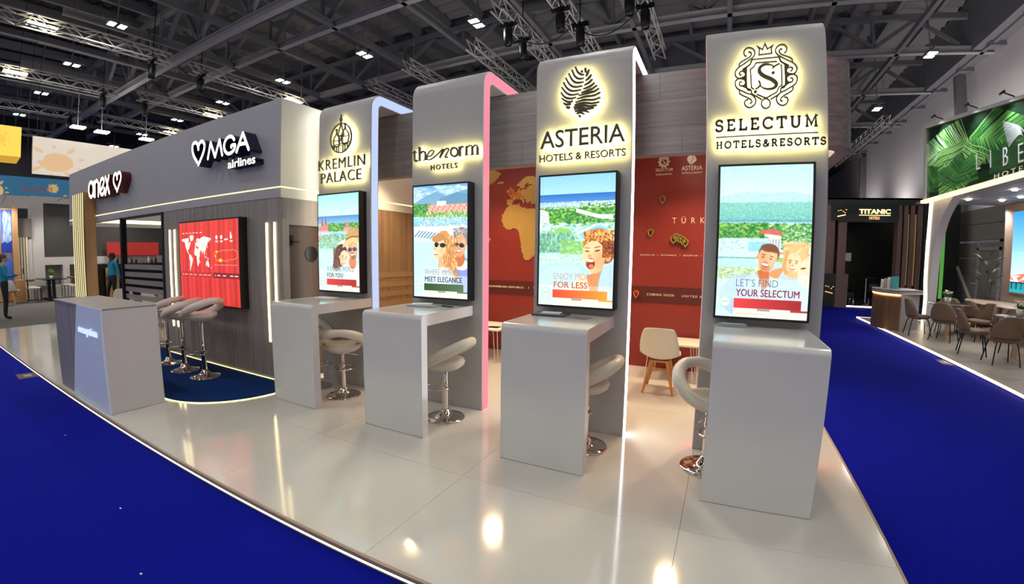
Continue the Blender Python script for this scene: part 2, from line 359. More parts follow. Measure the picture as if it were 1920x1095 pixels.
MGA = [[(-6.377,2.856),(-6.47,2.948),(-6.513,3.029),(-6.52,3.084),(-6.489,3.129),(-6.426,3.133),(-6.37,3.096),(-6.347,3.029)],[(-6.347,3.029),(-6.342,3.079),(-6.295,3.12),(-6.235,3.12),(-6.186,3.079),(-6.181,3.023),(-6.23,2.937),(-6.343,2.815)],[(-6.084,2.867),(-6.016,3.074)],[(-6.016,3.074),(-5.896,2.867)],[(-5.896,2.867),(-5.788,3.076)],[(-5.788,3.076),(-5.717,2.87)],[(-5.435,3.026),(-5.483,3.066),(-5.552,3.081),(-5.633,3.052),(-5.671,2.995),(-5.662,2.932),(-5.614,2.883),(-5.547,2.863),(-5.467,2.881),(-5.423,2.917),(-5.418,2.957),(-5.494,2.958),(-5.498,2.94)],[(-5.378,2.864),(-5.241,3.079)],[(-5.241,3.079),(-5.109,2.86)],[(-5.313,2.948),(-5.168,2.944)]]
ANEX = [[(-10.714,2.877),(-10.718,2.845),(-10.729,2.815),(-10.746,2.789),(-10.769,2.767),(-10.796,2.752),(-10.826,2.744),(-10.858,2.743),(-10.89,2.749),(-10.92,2.763),(-10.948,2.783),(-10.97,2.809),(-10.987,2.838),(-10.998,2.871),(-11.001,2.904),(-10.997,2.937),(-10.986,2.967),(-10.969,2.994),(-10.946,3.015),(-10.919,3.03),(-10.888,3.037),(-10.856,3.038),(-10.824,3.031),(-10.794,3.017),(-10.767,2.996),(-10.745,2.971),(-10.728,2.941),(-10.718,2.91)],[(-10.697,3.016),(-10.678,2.746)],[(-10.617,3.021),(-10.615,2.731)],[(-10.617,2.987),(-10.534,3.03),(-10.452,3.01),(-10.411,2.946),(-10.417,2.727)],[(-10.251,2.83),(-10.173,2.87),(-10.095,2.953),(-10.092,2.997),(-10.164,3.034),(-10.248,3.02),(-10.299,2.961),(-10.319,2.878),(-10.299,2.792),(-10.229,2.74),(-10.155,2.735),(-10.08,2.778),(-10.066,2.835)],[(-9.997,3.041),(-9.795,2.729)],[(-9.821,3.042),(-10.008,2.722)],[(-9.439,2.775),(-9.543,2.871),(-9.57,2.947),(-9.544,3.018),(-9.466,3.046),(-9.409,3.015),(-9.391,2.94)],[(-9.391,2.94),(-9.379,3.0),(-9.338,3.036),(-9.27,3.043),(-9.214,3.005),(-9.202,2.95),(-9.243,2.876),(-9.396,2.723)]]
LEAF = [[(-1.2005,3.2489),(-1.1766,3.1977),(-1.1456,3.1723),(-1.119,3.1693)],[(-1.2315,3.2276),(-1.2032,3.1658),(-1.1633,3.1372),(-1.1208,3.138)],[(-1.2608,3.2002),(-1.2253,3.1336),(-1.181,3.1046),(-1.1226,3.1042)],[(-1.2874,3.164),(-1.2519,3.1017),(-1.2032,3.0706),(-1.1323,3.0709)],[(-1.3095,3.1275),(-1.2741,3.0695),(-1.2253,3.0384),(-1.1438,3.0379)],[(-1.3246,3.0862),(-1.2874,3.0365),(-1.2386,3.0055),(-1.1633,3.0054)],[(-1.3299,3.0399),(-1.2962,2.9947),(-1.2431,2.9735),(-1.1899,2.9778)],[(-1.3246,2.9885),(-1.2874,2.9583),(-1.2475,2.9441),(-1.2183,2.9528)],[(-1.3095,2.9431),(-1.2785,2.9253),(-1.236,2.9236)],[(-1.2829,2.9044),(-1.2626,2.8952),(-1.2431,2.9013)],[(-1.1102,3.2264),(-1.1057,3.1836)],[(-1.0765,3.2084),(-1.0924,3.1698),(-1.1066,3.1496)],[(-1.0552,3.1608),(-1.0791,3.1305),(-1.1102,3.1117)],[(-1.0455,3.1193),(-1.0747,3.0919),(-1.119,3.0724)],[(-1.026,3.0854),(-1.0659,3.0571),(-1.1297,3.041)],[(-1.0038,3.0607),(-1.0481,3.0328),(-1.1013,3.02),(-1.1474,3.0126)],[(-0.9861,3.0312),(-1.0304,3.0076),(-1.1013,2.9979),(-1.1677,2.9888)],[(-0.9746,2.9946),(-1.0304,2.9736),(-1.1102,2.9714),(-1.1855,2.9621)],[(-0.9746,2.9504),(-1.0393,2.936),(-1.119,2.9449),(-1.1988,2.9343)],[(-0.9843,2.9121),(-1.0481,2.907),(-1.1279,2.9201),(-1.2076,2.9112)],[(-1.0038,2.8865),(-1.0659,2.8829),(-1.1456,2.9011),(-1.2147,2.8905)],[(-1.0304,2.8648),(-1.0924,2.8638),(-1.1545,2.8815),(-1.2094,2.8731)],[(-1.0729,2.8325),(-1.1102,2.8482),(-1.1545,2.8619),(-1.2005,2.8528)],[(-1.1146,2.8205),(-1.1545,2.8415),(-1.1855,2.8312)]]
LEAFDOT = [(-1.1412,3.1991),(-1.1562,2.8093)]
# ------------------------------------------------------------------ pictures painted in the script (flat prints and screens)
def hx(c): return np.array([int(c[i:i+2], 16)/255 for i in (1, 3, 5)])
class Cv:
    def __init__(s, w, h, c): s.w, s.h = w, h; s.a = np.ones((h, w, 3))*hx(c); s.Y, s.X = np.mgrid[0:h, 0:w]; s.X = (s.X+.5)/w; s.Y = (s.Y+.5)/h; s.asp = h/w
    def mix(s, m, c, al=1):
        m = np.clip(m, 0, 1)[..., None]*al; s.a = s.a*(1-m)+(hx(c) if isinstance(c, str) else c)*m
    def grad(s, y0, y1, c0, c1, al=1):
        t = np.clip((s.Y-y0)/(y1-y0), 0, 1)[..., None]; g = hx(c0)*(1-t)+hx(c1)*t
        m = ((s.Y >= y0) & (s.Y < y1))[..., None]*al; s.a = s.a*(1-m)+g*m
    def rect(s, x0, x1, y0, y1, c, al=1): s.mix(((s.X >= x0) & (s.X < x1) & (s.Y >= y0) & (s.Y < y1))*1., c, al)
    def ell(s, x, y, rx, ry, c, al=1, rot=0, soft=.06):
        dx = s.X-x; dy = (s.Y-y)*s.asp; ry *= s.asp; a = math.radians(rot); u = (dx*math.cos(a)+dy*math.sin(a))/rx; v = (-dx*math.sin(a)+dy*math.cos(a))/ry
        s.mix((1-np.sqrt(u*u+v*v))/soft, c, al)
    def poly(s, pts, c, al=1):
        ins = np.zeros_like(s.X, bool); n = len(pts)
        for i in range(n):
            x0, y0 = pts[i]; x1, y1 = pts[(i+1) % n]
            if y0 == y1: continue
            ins ^= ((y0 > s.Y) != (y1 > s.Y)) & (s.X < (x1-x0)*(s.Y-y0)/(y1-y0)+x0)
        s.mix(ins*1., c, al)
    def line(s, pts, w, c, al=1):
        for (x0, y0), (x1, y1) in zip(pts, pts[1:]):
            dx, dy = x1-x0, (y1-y0)*s.asp; L = dx*dx+dy*dy+1e-9; t = np.clip(((s.X-x0)*dx+(s.Y-y0)*s.asp*dy)/L, 0, 1)
            d = np.hypot(s.X-x0-t*dx, (s.Y-y0)*s.asp-t*dy); s.mix((w/2-d)/(w*.15)+.5, c, al)
    def blobs(s, n, x0, x1, y0, y1, r0, r1, cols, al=.8, sy=.7):
        H, Wd = s.a.shape[:2]; n = int(n*2.6); r0 *= .5; r1 *= .6
        for _ in range(n):
            x = RNG.uniform(x0, x1); y = RNG.uniform(y0, y1); r = RNG.uniform(r0, r1); c = hx(cols[RNG.integers(len(cols))])
            i0, i1 = int((y-r*sy/s.asp)*H), int((y+r*sy/s.asp)*H)+1; j0, j1 = int((x-r)*Wd), int((x+r)*Wd)+1
            i0, j0 = max(i0, 0), max(j0, 0); i1, j1 = min(i1, H), min(j1, Wd)
            if i1 <= i0 or j1 <= j0: continue
            d = ((s.X[i0:i1, j0:j1]-x)/r)**2+((s.Y[i0:i1, j0:j1]-y)*s.asp/(r*sy))**2
            m = (d < 1)[..., None]*al; s.a[i0:i1, j0:j1] = s.a[i0:i1, j0:j1]*(1-m)+c*m
    def soft(s, n=1):
        for _ in range(n):
            p = np.pad(s.a, ((1, 1), (1, 1), (0, 0)), 'edge'); s.a = (p[:-2, 1:-1]+p[2:, 1:-1]+p[1:-1, :-2]+p[1:-1, 2:]+p[1:-1, 1:-1]*2)/6
    def noise(s, amt, cell=4):
        H, Wd = s.a.shape[:2]; g = RNG.normal(0, 1, (H//cell+2, Wd//cell+2)); g = np.kron(g, np.ones((cell, cell)))[:H, :Wd]
        s.a = s.a+g[..., None]*amt
GREENS = ['#3f8f2a', '#66b03a', '#2e7a3c', '#8cc455', '#4a9a5c', '#a5cf6a', '#2a6b4a']
PALE = ['#bfe3d6', '#d6eef0', '#a9d8b8', '#e6f4ef', '#9cc9c0', '#cfe6c0']
def face(c, x, y, r, skin, rot=0, smile=True, glasses=None, look=0, hair=None, beard=None):
    """r = half width of the head in canvas units"""
    k = 1/c.asp
    def P(dx, dy):
        a = math.radians(rot); return x+r*(dx*math.cos(a)-dy*math.sin(a)), y+r*(dx*math.sin(a)+dy*math.cos(a))*k
    def E(dx, dy, rx, ry, col, al=1, rr=0, soft=.12): px, py = P(dx, dy); c.ell(px, py, rx*r, ry*r*k, col, al, rot+rr, soft)
    if hair: E(0, -.25, 1.15, 1.25, hair)
    E(-1.0, .05, .2, .3, skin); E(1.0, .05, .2, .3, skin)
    E(0, 0, 1, 1.3, skin, soft=.05); E(.35, .1, .75, 1.1, '#f7c79a', .5, soft=.6); E(-.55, .35, .4, .6, '#e8935c', .35, soft=.8)
    if beard: E(0, .85, .72, .55, beard, .6, soft=.5); E(0, .5, .4, .14, beard, .5)
    for d in (-.38, .38):
        E(d+look, -.15, .19, .1, '#fff5ea'); E(d+look, -.15, .09, .1, '#4a2c1c'); E(d+look, -.4, .26, .07, '#6a3f24', .9, 6*d)
    E(look*1.4, .2, .14, .26, '#e3915f', .55, soft=.7); E(look*1.4, .38, .2, .08, '#c06a45', .6)
    E(look, .68, .42, .2, '#b04a3c'); E(look, .63, .36, .12, '#ffffff')
    if glasses:
        for d in (-.42, .42): E(d+look, -.14, .36, .27, glasses, .95)
        E(look, -.22, .5, .05, glasses)
def head(c, x, y, r, skin, rot=0, hair=None, short=False, beard=None, glasses=None, look=-.08):
    k = 1/c.asp
    def E(dx, dy, rx, ry, col, al=1, rr=0, soft=.25):
        a = math.radians(rot); c.ell(x+r*(dx*math.cos(a)-dy*math.sin(a)), y+r*(dx*math.sin(a)+dy*math.cos(a))*k, rx*r, ry*r*k, col, al, rot+rr, soft)
    if hair: E(.02, -.45, 1.02, 1.0, hair, soft=.08)
    E(-.97, .1, .16, .28, skin); E(-.97, .1, .09, .18, '#d98a5c', .7)
    E(0, -.12, .92, 1.12, skin, soft=.06); E(0, .35, .78, 1.0, skin, soft=.06); E(.1, 1.0, .42, .36, skin, soft=.2)
    E(-.5, .2, .5, 1.0, '#e39a68', .35, soft=1); E(.4, -.1, .5, .9, '#ffe2bd', .6, soft=1); E(-.15, 1.1, .6, .25, '#c9744a', .4, soft=1)
    if hair and short: E(-.1, -1.0, .85, .42, hair, 1, -8, .15); E(.35, -.92, .6, .3, hair, .9, 10, .2)
    if beard: E(.05, 1.0, .62, .42, beard, .55, soft=.6); E(look, .45, .34, .09, beard, .6, soft=.4)
    for d in (-.36, .40):
        E(d+look, -.02, .17, .055, '#5a3220', .9, 0); E(d+look, -.25, .25, .06, '#7a4828', .85, -8 if d < 0 else 8); E(d+look, .12, .18, .05, '#d08a5c', .5)
    E(look*1.5+.04, .26, .12, .24, '#e59a66', .5, soft=.8); E(look+.02, .40, .18, .06, '#b9623e', .6)
    E(look, .70, .40, .17, '#a8452f', 1, 0, .15); E(look, .66, .36, .115, '#ffffff', 1, 0, .12)
    if glasses:
        for d in (-.42, .44): E(d+look, .0, .37, .25, glasses, .95, soft=.12); E(d+look+.08, -.06, .14, .07, '#8fa4c4', .5)
        E(look, -.12, .5, .05, glasses)
def footer(c, c0, c1, pale='#f3f0d2'):
    c.soft(2); c.noise(.015, 1); c.noise(.014, 3)
    t = np.clip((c.X-.2)/.7, 0, 1)[..., None]; g = hx(c0)*(1-t)+hx(c1)*t
    m = ((c.X > .2) & (c.X < .93) & (c.Y > .875) & (c.Y < .94))[..., None]; c.a = np.where(m, g, c.a)
    c.rect(.2, 1, .94, 1, pale, .85); c.rect(.46, .6, .942, .955, '#8a7f86', .8); c.rect(.82, 1, .94, .953, c1, .9)
    c.ell(.1, .9, .068, .038, '#9fd9b5', .8, soft=.05); c.ell(.1, .9, .058, .032, '#e2f6f4', .95, soft=.05)
    c.ell(.1, .9, .05, .028, '#b9e3c6', .5, soft=.05); c.ell(.1, .9, .044, .024, '#e2f6f4', .95, soft=.05)
    c.line([(.06, .93), (.045, .965)], .012, '#a8dcbc', .7); c.line([(.14, .93), (.155, .965)], .012, '#a8dcbc', .7); c.rect(.06, .14, .895, .905, '#8fcfa6', .7)
    for a, b, d, e in ((.035, .965, .025, .0262), (.035, .0385, .025, .87), (.9615, .965, .025, .87)): c.rect(a, b, d, e, '#6f9aa0', .7)
def poster_resort():     # four screens, each w x h portrait
    c = Cv(392, 666, '#c9eef0'); c.grad(0, .24, '#b9e6ea', '#d8f3f2'); c.poly([(0, .2), (.3, .17), (.5, .185), (.8, .175), (1, .2), (1, .26), (0, .26)], '#a9d6e6', .6)
    c.grad(.24, .36, '#8fd0c8', '#6fc0b4'); c.blobs(900, 0, 1, .24, .37, .006, .02, ['#7cc9b4', '#8fd4c4', '#5fb0a0', '#a3dcc0'], .6, .4)
    c.rect(0, 1, .355, .372, '#3f7fb0', .5); c.blobs(900, 0, .55, .38, .47, .012, .035, GREENS, .9); c.blobs(500, .55, 1, .38, .55, .01, .03, GREENS+['#cfe8f2'], .85)
    c.blobs(120, 0, 1, .47, .56, .01, .03, ['#f0e2d0', '#cfe8f4', '#7ec8e0', '#a7d6a0', '#e8c8a8'], .8, .4)
    c.rect(.33, .6, .5, .56, '#8fd2ee', .9); c.poly([(.5, .42), (.62, .42), (.68, .45), (.68, .56), (.55, .56), (.55, .47), (.5, .46)], '#f2ece4')
    for i in range(4): c.rect(.56+.03*i, .575+.03*i, .48, .55, '#7f99b8', .8)
    c.poly([(.44, .425), (.6, .41), (.7, .44), (.68, .46), (.58, .45), (.45, .445)], '#c9715c'); c.poly([(.46, .58), (.6, .56), (.75, .565), (.6, .6)], '#cf8a70', .8)
    c.grad(.6, .7, '#bfe8f2', '#a9dcec', .9); c.rect(0, 1, .6, .61, '#5f9c86', .7); c.blobs(40, .6, 1, .6, .625, .02, .04, ['#a9cc55', '#7fb04c'], .8, .4)
    c.blobs(500, 0, .55, .67, .76, .008, .028, ['#cfe08a', '#9cc58a', '#e0eab0', '#8fb59c', '#d8ecd8'], .75)
    c.grad(.75, 1, '#cdeee0', '#c9eef6', .85); c.blobs(60, .7, 1, .63, .7, .02, .05, ['#b5d68a', '#8fbf96'], .7)
    c.soft(2); c.noise(.05, 2)
    # family
    c.ell(.33, .86, .3, .15, '#b3c9f2', 1); c.ell(.45, .79, .17, .07, '#c3d6f8', 1, 22); c.poly([(.3, .7), (.5, .62), (.52, .78), (.3, .76)], '#bcd0f4', .0)
    c.ell(.7, .70, .14, .035, '#e59a5c', 1, -8); c.poly([(.44, .69), (.56, .66), (.58, .78), (.5, .82)], '#cf6f45')
    head(c, .545, .605, .115, '#f4b282', 12, hair='#7a5036', short=True, beard='#b06a44')
    c.poly([(.66, .74), (.74, .66), (.92, .7), (.94, .92), (.64, .94)], '#c3d2f6'); c.blobs(60, .72, .98, .5, .6, .02, .05, ['#f2c688', '#e0a862', '#f7d49a'], .8)
    c.ell(.84, .62, .14, .115, '#efbf82', 1, 8); head(c, .825, .63, .09, '#ffd6aa', 6)
    c.line([(.755, .56), (.72, .66), (.75, .70)], .035, '#e0a566'); c.line([(.9, .54), (.84, .58)], .03, '#f2cf96')
    c.ell(1.0, .69, .13, .1, '#ffdcb8', 1, 10); c.ell(.945, .72, .045, .012, '#ffffff', 1, 20); c.ell(.93, .665, .03, .006, '#7a4a30', 1, -10); c.poly([(.86, .86), (1, .8), (1, .92), (.88, .93)], '#cfe4f8')
    c.grad(.74, .88, '#cdeff6', '#d6f3f4', .35)
    footer(c, '#e0413f', '#9e2a2c'); return c.a
def poster_boy():
    c = Cv(392, 666, '#bfe6f4'); c.grad(0, .14, '#8cc8ee', '#a9dcf4'); c.grad(.14, .2, '#2f6fc0', '#4f90d4'); c.grad(.2, .26, '#8fc4dc', '#b8dcd8')
    c.blobs(800, 0, .65, .24, .38, .01, .04, GREENS, .9); c.blobs(500, .55, 1, .22, .36, .01, .04, GREENS, .9); c.blobs(160, 0, 1, .2, .25, .01, .03, ['#dcebe8', '#a9cfc0', '#f4f4ee'], .8, .4)
    c.poly([(0, .25), (.12, .27), (.14, .38), (.06, .41), (0, .4)], '#eef2f4'); c.poly([(.5, .25), (.8, .3), (.98, .3), (.98, .34), (.8, .33), (.5, .28)], '#e8ecec')
    for i in range(5): c.line([(0, .27+.02*i), (.12, .29+.02*i)], .006, '#8fb0cc')
    c.blobs(260, .05, .95, .36, .48, .012, .05, ['#d8ecee', '#bfe6f4', '#8ccb6a', '#a4d8ee', '#f0ece2', '#6fb86a'], .75, .5); c.ell(.32, .42, .12, .02, '#8fd060')
    c.ell(.75, .44, .2, .06, '#86d0f0'); c.line([(.45, .46), (.75, .38)], .03, '#e8e2da')
    c.blobs(500, 0, .48, .44, .58, .01, .03, ['#6fae8c', '#8fc8a4', '#4f9478', '#a9dcc0'], .7, 1.6); c.blobs(160, .3, .75, .5, .62, .02, .05, ['#8fce6a', '#b0de94', '#7cc078'], .8)
    c.grad(.6, 1, '#bfe8f2', '#c4eef8', .8); c.blobs(200, 0, .6, .6, .68, .01, .03, PALE, .6); c.ell(.35, .78, .4, .12, '#a9def0', .5); c.ell(.35, .79, .37, .11, '#c4ecf8', .8)
    c.ell(.78, .93, .27, .2, '#cfdde8'); c.poly([(.5, .80), (.64, .74), (.7, .96), (.44, 1)], '#f4dcb8'); c.poly([(.86, .70), (1, .66), (1, 1), (.74, 1)], '#bcd8e2'); c.poly([(.66, .76), (.84, .72), (.8, .9), (.7, .88)], '#e58f58'); c.line([(.86, .7), (.78, .86)], .012, '#8fb0bc')
    c.ell(.80, .52, .2, .12, '#cf7c3c', 1, 10); c.ell(.9, .57, .12, .1, '#8f4a2c'); c.blobs(200, .62, 1, .42, .52, .012, .03, ['#f7c06a', '#e09448', '#b3622f', '#f9d78a', '#9c4a28'], .75, .9)
    c.ell(.745, .60, .155, .105, '#ffd29e', 1, -12, .06); c.ell(.76, .66, .12, .085, '#fbc48e', 1, 0, .08); c.ell(.83, .64, .1, .1, '#eea06a', .6, soft=.7); c.ell(.93, .62, .035, .032, '#f7b682'); c.ell(.93, .62, .02, .02, '#e08a58', .7)
    c.ell(.66, .575, .034, .005, '#7a3c22', 1, 6); c.ell(.79, .57, .04, .006, '#7a3c22', 1, -12); c.ell(.66, .55, .04, .005, '#c98448', .9, 4); c.ell(.79, .543, .05, .006, '#b8703c', .9, -12)
    c.ell(.69, .61, .03, .014, '#e8955f', .8, soft=.5); c.ell(.705, .668, .062, .044, '#9c3424', 1, -6, .12); c.ell(.70, .645, .054, .013, '#ffffff', 1, 6, .2); c.ell(.715, .688, .034, .016, '#e8806a', 1); c.ell(.65, .645, .04, .03, '#ffdcb0', .5, soft=.8)
    c.blobs(90, .86, 1, .5, .62, .012, .03, ['#a8582c', '#7c3c22', '#c87838', '#5c2c1c'], .8, .9)
    c.grad(.84, 1, '#ffe9d0', '#e6f6f4', .35); footer(c, '#e24a34', '#f79a38'); return c.a
def poster_couple():
    c = Cv(392, 666, '#cfeaf4'); c.grad(0, .14, '#5f9fd0', '#cfe6f4'); c.blobs(60, 0, 1, .01, .1, .04, .12, ['#e6f2fa', '#a9cfe8', '#7fb4dc'], .45, .4)
    c.poly([(0, .15), (.2, .1), (.45, .05), (.62, .1), (.8, .07), (1, .05), (1, .2), (0, .2)], '#6f9fc4', .85); c.poly([(.5, .12), (.8, .07), (1, .09), (1, .2), (.5, .2)], '#5c8fae', .7)
    c.blobs(400, 0, .35, .16, .27, .01, .035, GREENS, .85); c.rect(.28, 1, .17, .27, '#e8a190'); c.rect(.45, .62, .14, .18, '#f2e4da')
    for j in range(4):
        for i in range(22): c.rect(.3+.032*i, .314+.032*i, .18+.022*j, .192+.022*j, '#fbe6dc' if (i+j) % 3 else '#b5605a', .9)
    c.blobs(120, .2, 1, .24, .3, .012, .03, ['#5f9a4c', '#8fbf6a', '#cfe0a8'], .85, 1.6); c.grad(.285, .36, '#8fd0e8', '#6fbce0', .8); c.blobs(160, .1, 1, .28, .36, .01, .035, ['#f4ece0', '#5fa8d4', '#e0f0f4', '#d8c8a0'], .7, .4)
    c.grad(.36, .5, '#e6e4dc', '#cfe6ec', .9)
    for i in range(9): c.line([(.02+.06*i, .45+.004*i), (.12+.06*i, .4+.004*i)], .018, '#4f7494', .8)
    c.grad(.5, 1, '#bfe8f4', '#c4eef2', .9)
    c.ell(.93, .83, .22, .2, '#8f9ae6'); c.ell(.9, .70, .13, .05, '#f2f4fa'); c.ell(.86, .64, .1, .08, '#c9744c')
    c.ell(.9, .46, .15, .09, '#8a868a'); c.blobs(160, .76, 1, .385, .46, .01, .025, ['#b8b4b4', '#6f6a6e', '#d8d4d2', '#8f8a8c'], .8)
    head(c, .87, .53, .13, '#e8a478', 6, glasses='#1d1e26', look=-.18)
    c.poly([(.46, .45), (.52, .405), (.62, .4), (.71, .45), (.74, .56), (.78, .70), (.86, .82), (.78, .86), (.68, .80), (.6, .84), (.52, .76), (.5, .62)], '#d99a5c'); c.blobs(260, .55, .82, .45, .82, .006, .014, ['#f4cf94', '#c07c40', '#ecbc7c', '#b36a34'], .7, 4)
    c.ell(.495, .545, .115, .085, '#ffd8ae', 1, -8, .06); c.ell(.47, .60, .085, .06, '#fccf9f', 1, 0, .1); c.ell(.54, .56, .06, .08, '#eda873', .5, soft=.8); c.ell(.48, .465, .13, .035, '#c98c50', 1, -12)
    c.ell(.44, .525, .04, .024, '#1f1c22', 1, 0, .12); c.ell(.555, .53, .055, .022, '#2b2a32', 1, 0, .12); c.line([(.43, .515), (.64, .53)], .008, '#2b2a32'); c.ell(.405, .56, .025, .014, '#f4b88c'); c.ell(.43, .60, .045, .010, '#ffffff', 1, 6, .2); c.ell(.43, .612, .045, .006, '#c05a48', .8); c.poly([(.48, .64), (.56, .62), (.58, .76), (.46, .76)], '#f2b486')
    c.ell(.36, .90, .26, .2, '#d4e8f8', .95, soft=.2); c.ell(.58, .80, .2, .09, '#e2f2fc', .8, soft=.3); c.grad(.8, 1, '#d0f0f4', '#dcf4f0', .5)
    footer(c, '#33512f', '#55714e'); return c.a
def poster_hat():
    c = Cv(392, 666, '#cdeef2'); c.grad(0, .22, '#9fdcf0', '#cfeff4'); c.grad(.22, .3, '#4f8fc4', '#8fc0dc'); c.grad(.3, .38, '#a9d0cc', '#8fc0a0')
    c.blobs(500, .1, 1, .3, .4, .01, .03, GREENS, .85)
    for x in (.1, .19): c.poly([(x-.012, .34), (x, .18), (x+.012, .34)], '#7a4a5c'); c.rect(x-.02, x+.03, .27, .36, '#b56a6c', .9)
    c.poly([(0, .34), (.25, .3), (.27, .47), (0, .49)], '#d88a86')
    for j in range(4):
        for i in range(7): c.rect(.01+.036*i, .026+.036*i, .37+.028*j, .385+.028*j, '#f7dcd4', .9)
    c.poly([(.66, .36), (.7, .3), (.72, .24), (.74, .3), (.8, .36)], '#c98a86'); c.rect(.64, .82, .35, .39, '#d9a79c'); c.grad(.385, .43, '#c4e6ee', '#a9daec', .8)
    c.ell(.45, .42, .2, .02, '#7fc8e8'); c.blobs(300, .05, .75, .42, .52, .012, .035, ['#6fae7c', '#a4cfa0', '#cfe6d4', '#4f9070'], .75); c.line([(.1, .58), (.8, .46)], .05, '#e8efec')
    c.blobs(160, .02, .5, .48, .58, .015, .04, ['#8fc8a0', '#bfe0d0', '#6fb088'], .7); c.grad(.56, 1, '#c4e8ec', '#c8f0f4', .75)
    c.ell(.57, .63, .17, .12, '#54362f', .95, 14); c.poly([(.42, .62), (.36, .74), (.46, .80), (.54, .64)], '#6a463c'); c.blobs(120, .38, .56, .56, .78, .005, .012, ['#7a5648', '#4a2f28', '#8f6a58'], .7, 5)
    c.ell(.88, .86, .2, .16, '#f6ead8', .95); c.ell(.85, .70, .09, .07, '#d98a5f')
    head(c, .855, .57, .135, '#f0aa7c', -4, glasses='#34446c', beard='#6a4838'); head(c, .64, .655, .11, '#ffd2ae', 14, look=.05)
    c.poly([(.62, .535), (.68, .47), (.74, .39), (.82, .345), (1, .355), (1, .5), (.78, .49)], '#c79c62'); c.blobs(120, .68, 1, .37, .48, .006, .016, ['#d9b47c', '#b38850', '#e3c48c'], .6)
    c.poly([(.60, .55), (.66, .485), (.82, .45), (1, .452), (1, .50), (.84, .495), (.7, .54)], '#e6c88a'); c.line([(.7, .47), (.82, .44), (1, .44)], .018, '#7f5c3a'); c.grad(.76, 1, '#d4f0f2', '#dcf4f0', .5)
    footer(c, '#e0413f', '#a83230'); return c.a
# rough world outline (lon, lat)
LAND = [
 [(-168, 66), (-156, 71), (-128, 70), (-110, 73), (-95, 72), (-82, 73), (-80, 63), (-92, 58), (-82, 53), (-79, 52), (-77, 60), (-64, 58), (-56, 52), (-66, 45), (-70, 42), (-76, 35), (-81, 31), (-80, 25), (-84, 30), (-97, 27), (-97, 20), (-88, 21), (-88, 16), (-83, 10), (-79, 9), (-84, 9), (-95, 15), (-105, 20), (-113, 30), (-118, 34), (-124, 42), (-126, 50), (-135, 58), (-152, 60), (-165, 60)],
 [(-55, 60), (-70, 77), (-60, 83), (-30, 83), (-18, 77), (-25, 70), (-42, 60)], [(-24, 64), (-22, 66.5), (-14, 66), (-15, 63.5)],
 [(-79, 9), (-72, 12), (-60, 8), (-50, 1), (-35, -7), (-39, -16), (-48, -26), (-57, -36), (-65, -43), (-69, -54), (-75, -50), (-72, -30), (-70, -18), (-81, -5)],
 [(-17, 15), (-16, 24), (-9, 33), (-5, 36), (10, 37), (11, 33), (20, 31), (32, 31), (37, 21), (43, 11), (51, 12), (48, 5), (40, -4), (40, -15), (35, -24), (32, -29), (26, -34), (19, -35), (14, -22), (12, -8), (9, 3), (4, 6), (-8, 4), (-14, 9)], [(44, -13), (50, -16), (47, -25), (43, -22)],
 [(-9, 37), (-9, 43), (-1, 44), (-4, 48), (3, 51), (8, 54), (9, 57), (11, 54), (20, 55), (24, 59), (29, 60), (22, 61), (25, 65), (19, 62), (17, 57), (12, 56), (10, 59), (5, 60), (10, 64), (18, 70), (28, 71), (42, 67), (45, 68), (60, 69), (72, 73), (85, 74), (104, 78), (115, 74), (140, 73), (160, 70), (180, 68), (178, 63), (163, 60), (157, 51), (155, 59), (140, 54), (140, 47), (130, 42), (129, 36), (126, 39), (121, 39), (122, 31), (117, 24), (108, 20), (109, 12), (105, 9), (101, 13), (104, 2), (98, 8), (97, 17), (91, 22), (80, 14), (77, 8), (73, 19), (67, 25), (57, 26), (50, 30), (56, 25), (59, 22), (52, 16), (44, 13), (39, 21), (35, 29), (36, 36), (27, 37), (27, 40), (23, 38), (22, 37), (19, 42), (13, 46), (18, 40), (16, 38), (12, 42), (8, 44), (3, 43), (-1, 37), (-6, 36)],
 [(-6, 50), (-3, 54), (-6, 58), (-2, 58), (2, 52), (1, 51)], [(-10, 52), (-9, 55), (-6, 54), (-7, 52)],
 [(130, 31), (136, 34), (141, 36), (142, 43), (145, 44), (140, 42), (136, 37), (131, 34)], [(95, 5), (104, -3), (106, -6), (98, 1)], [(109, 1), (117, 6), (118, 0), (113, -4)], [(106, -6), (114, -8), (108, -8)], [(120, 0), (125, 1), (122, -5)], [(120, 18), (125, 10), (125, 6), (121, 13)], [(131, -1), (147, -6), (150, -10), (138, -8)],
 [(114, -22), (122, -18), (130, -12), (136, -12), (136, -16), (141, -11), (146, -18), (153, -27), (150, -37), (140, -38), (131, -31), (115, -34)], [(173, -35), (178, -38), (174, -41), (168, -46), (171, -42)]]
def inland(lon, lat):
    r = False
    for pts in LAND:
        n = len(pts); ins = False
        for i in range(n):
            x0, y0 = pts[i]; x1, y1 = pts[(i+1) % n]
            if (y0 > lat) != (y1 > lat) and lon < (x1-x0)*(lat-y0)/(y1-y0)+x0: ins = not ins
        r = r or ins
    return r
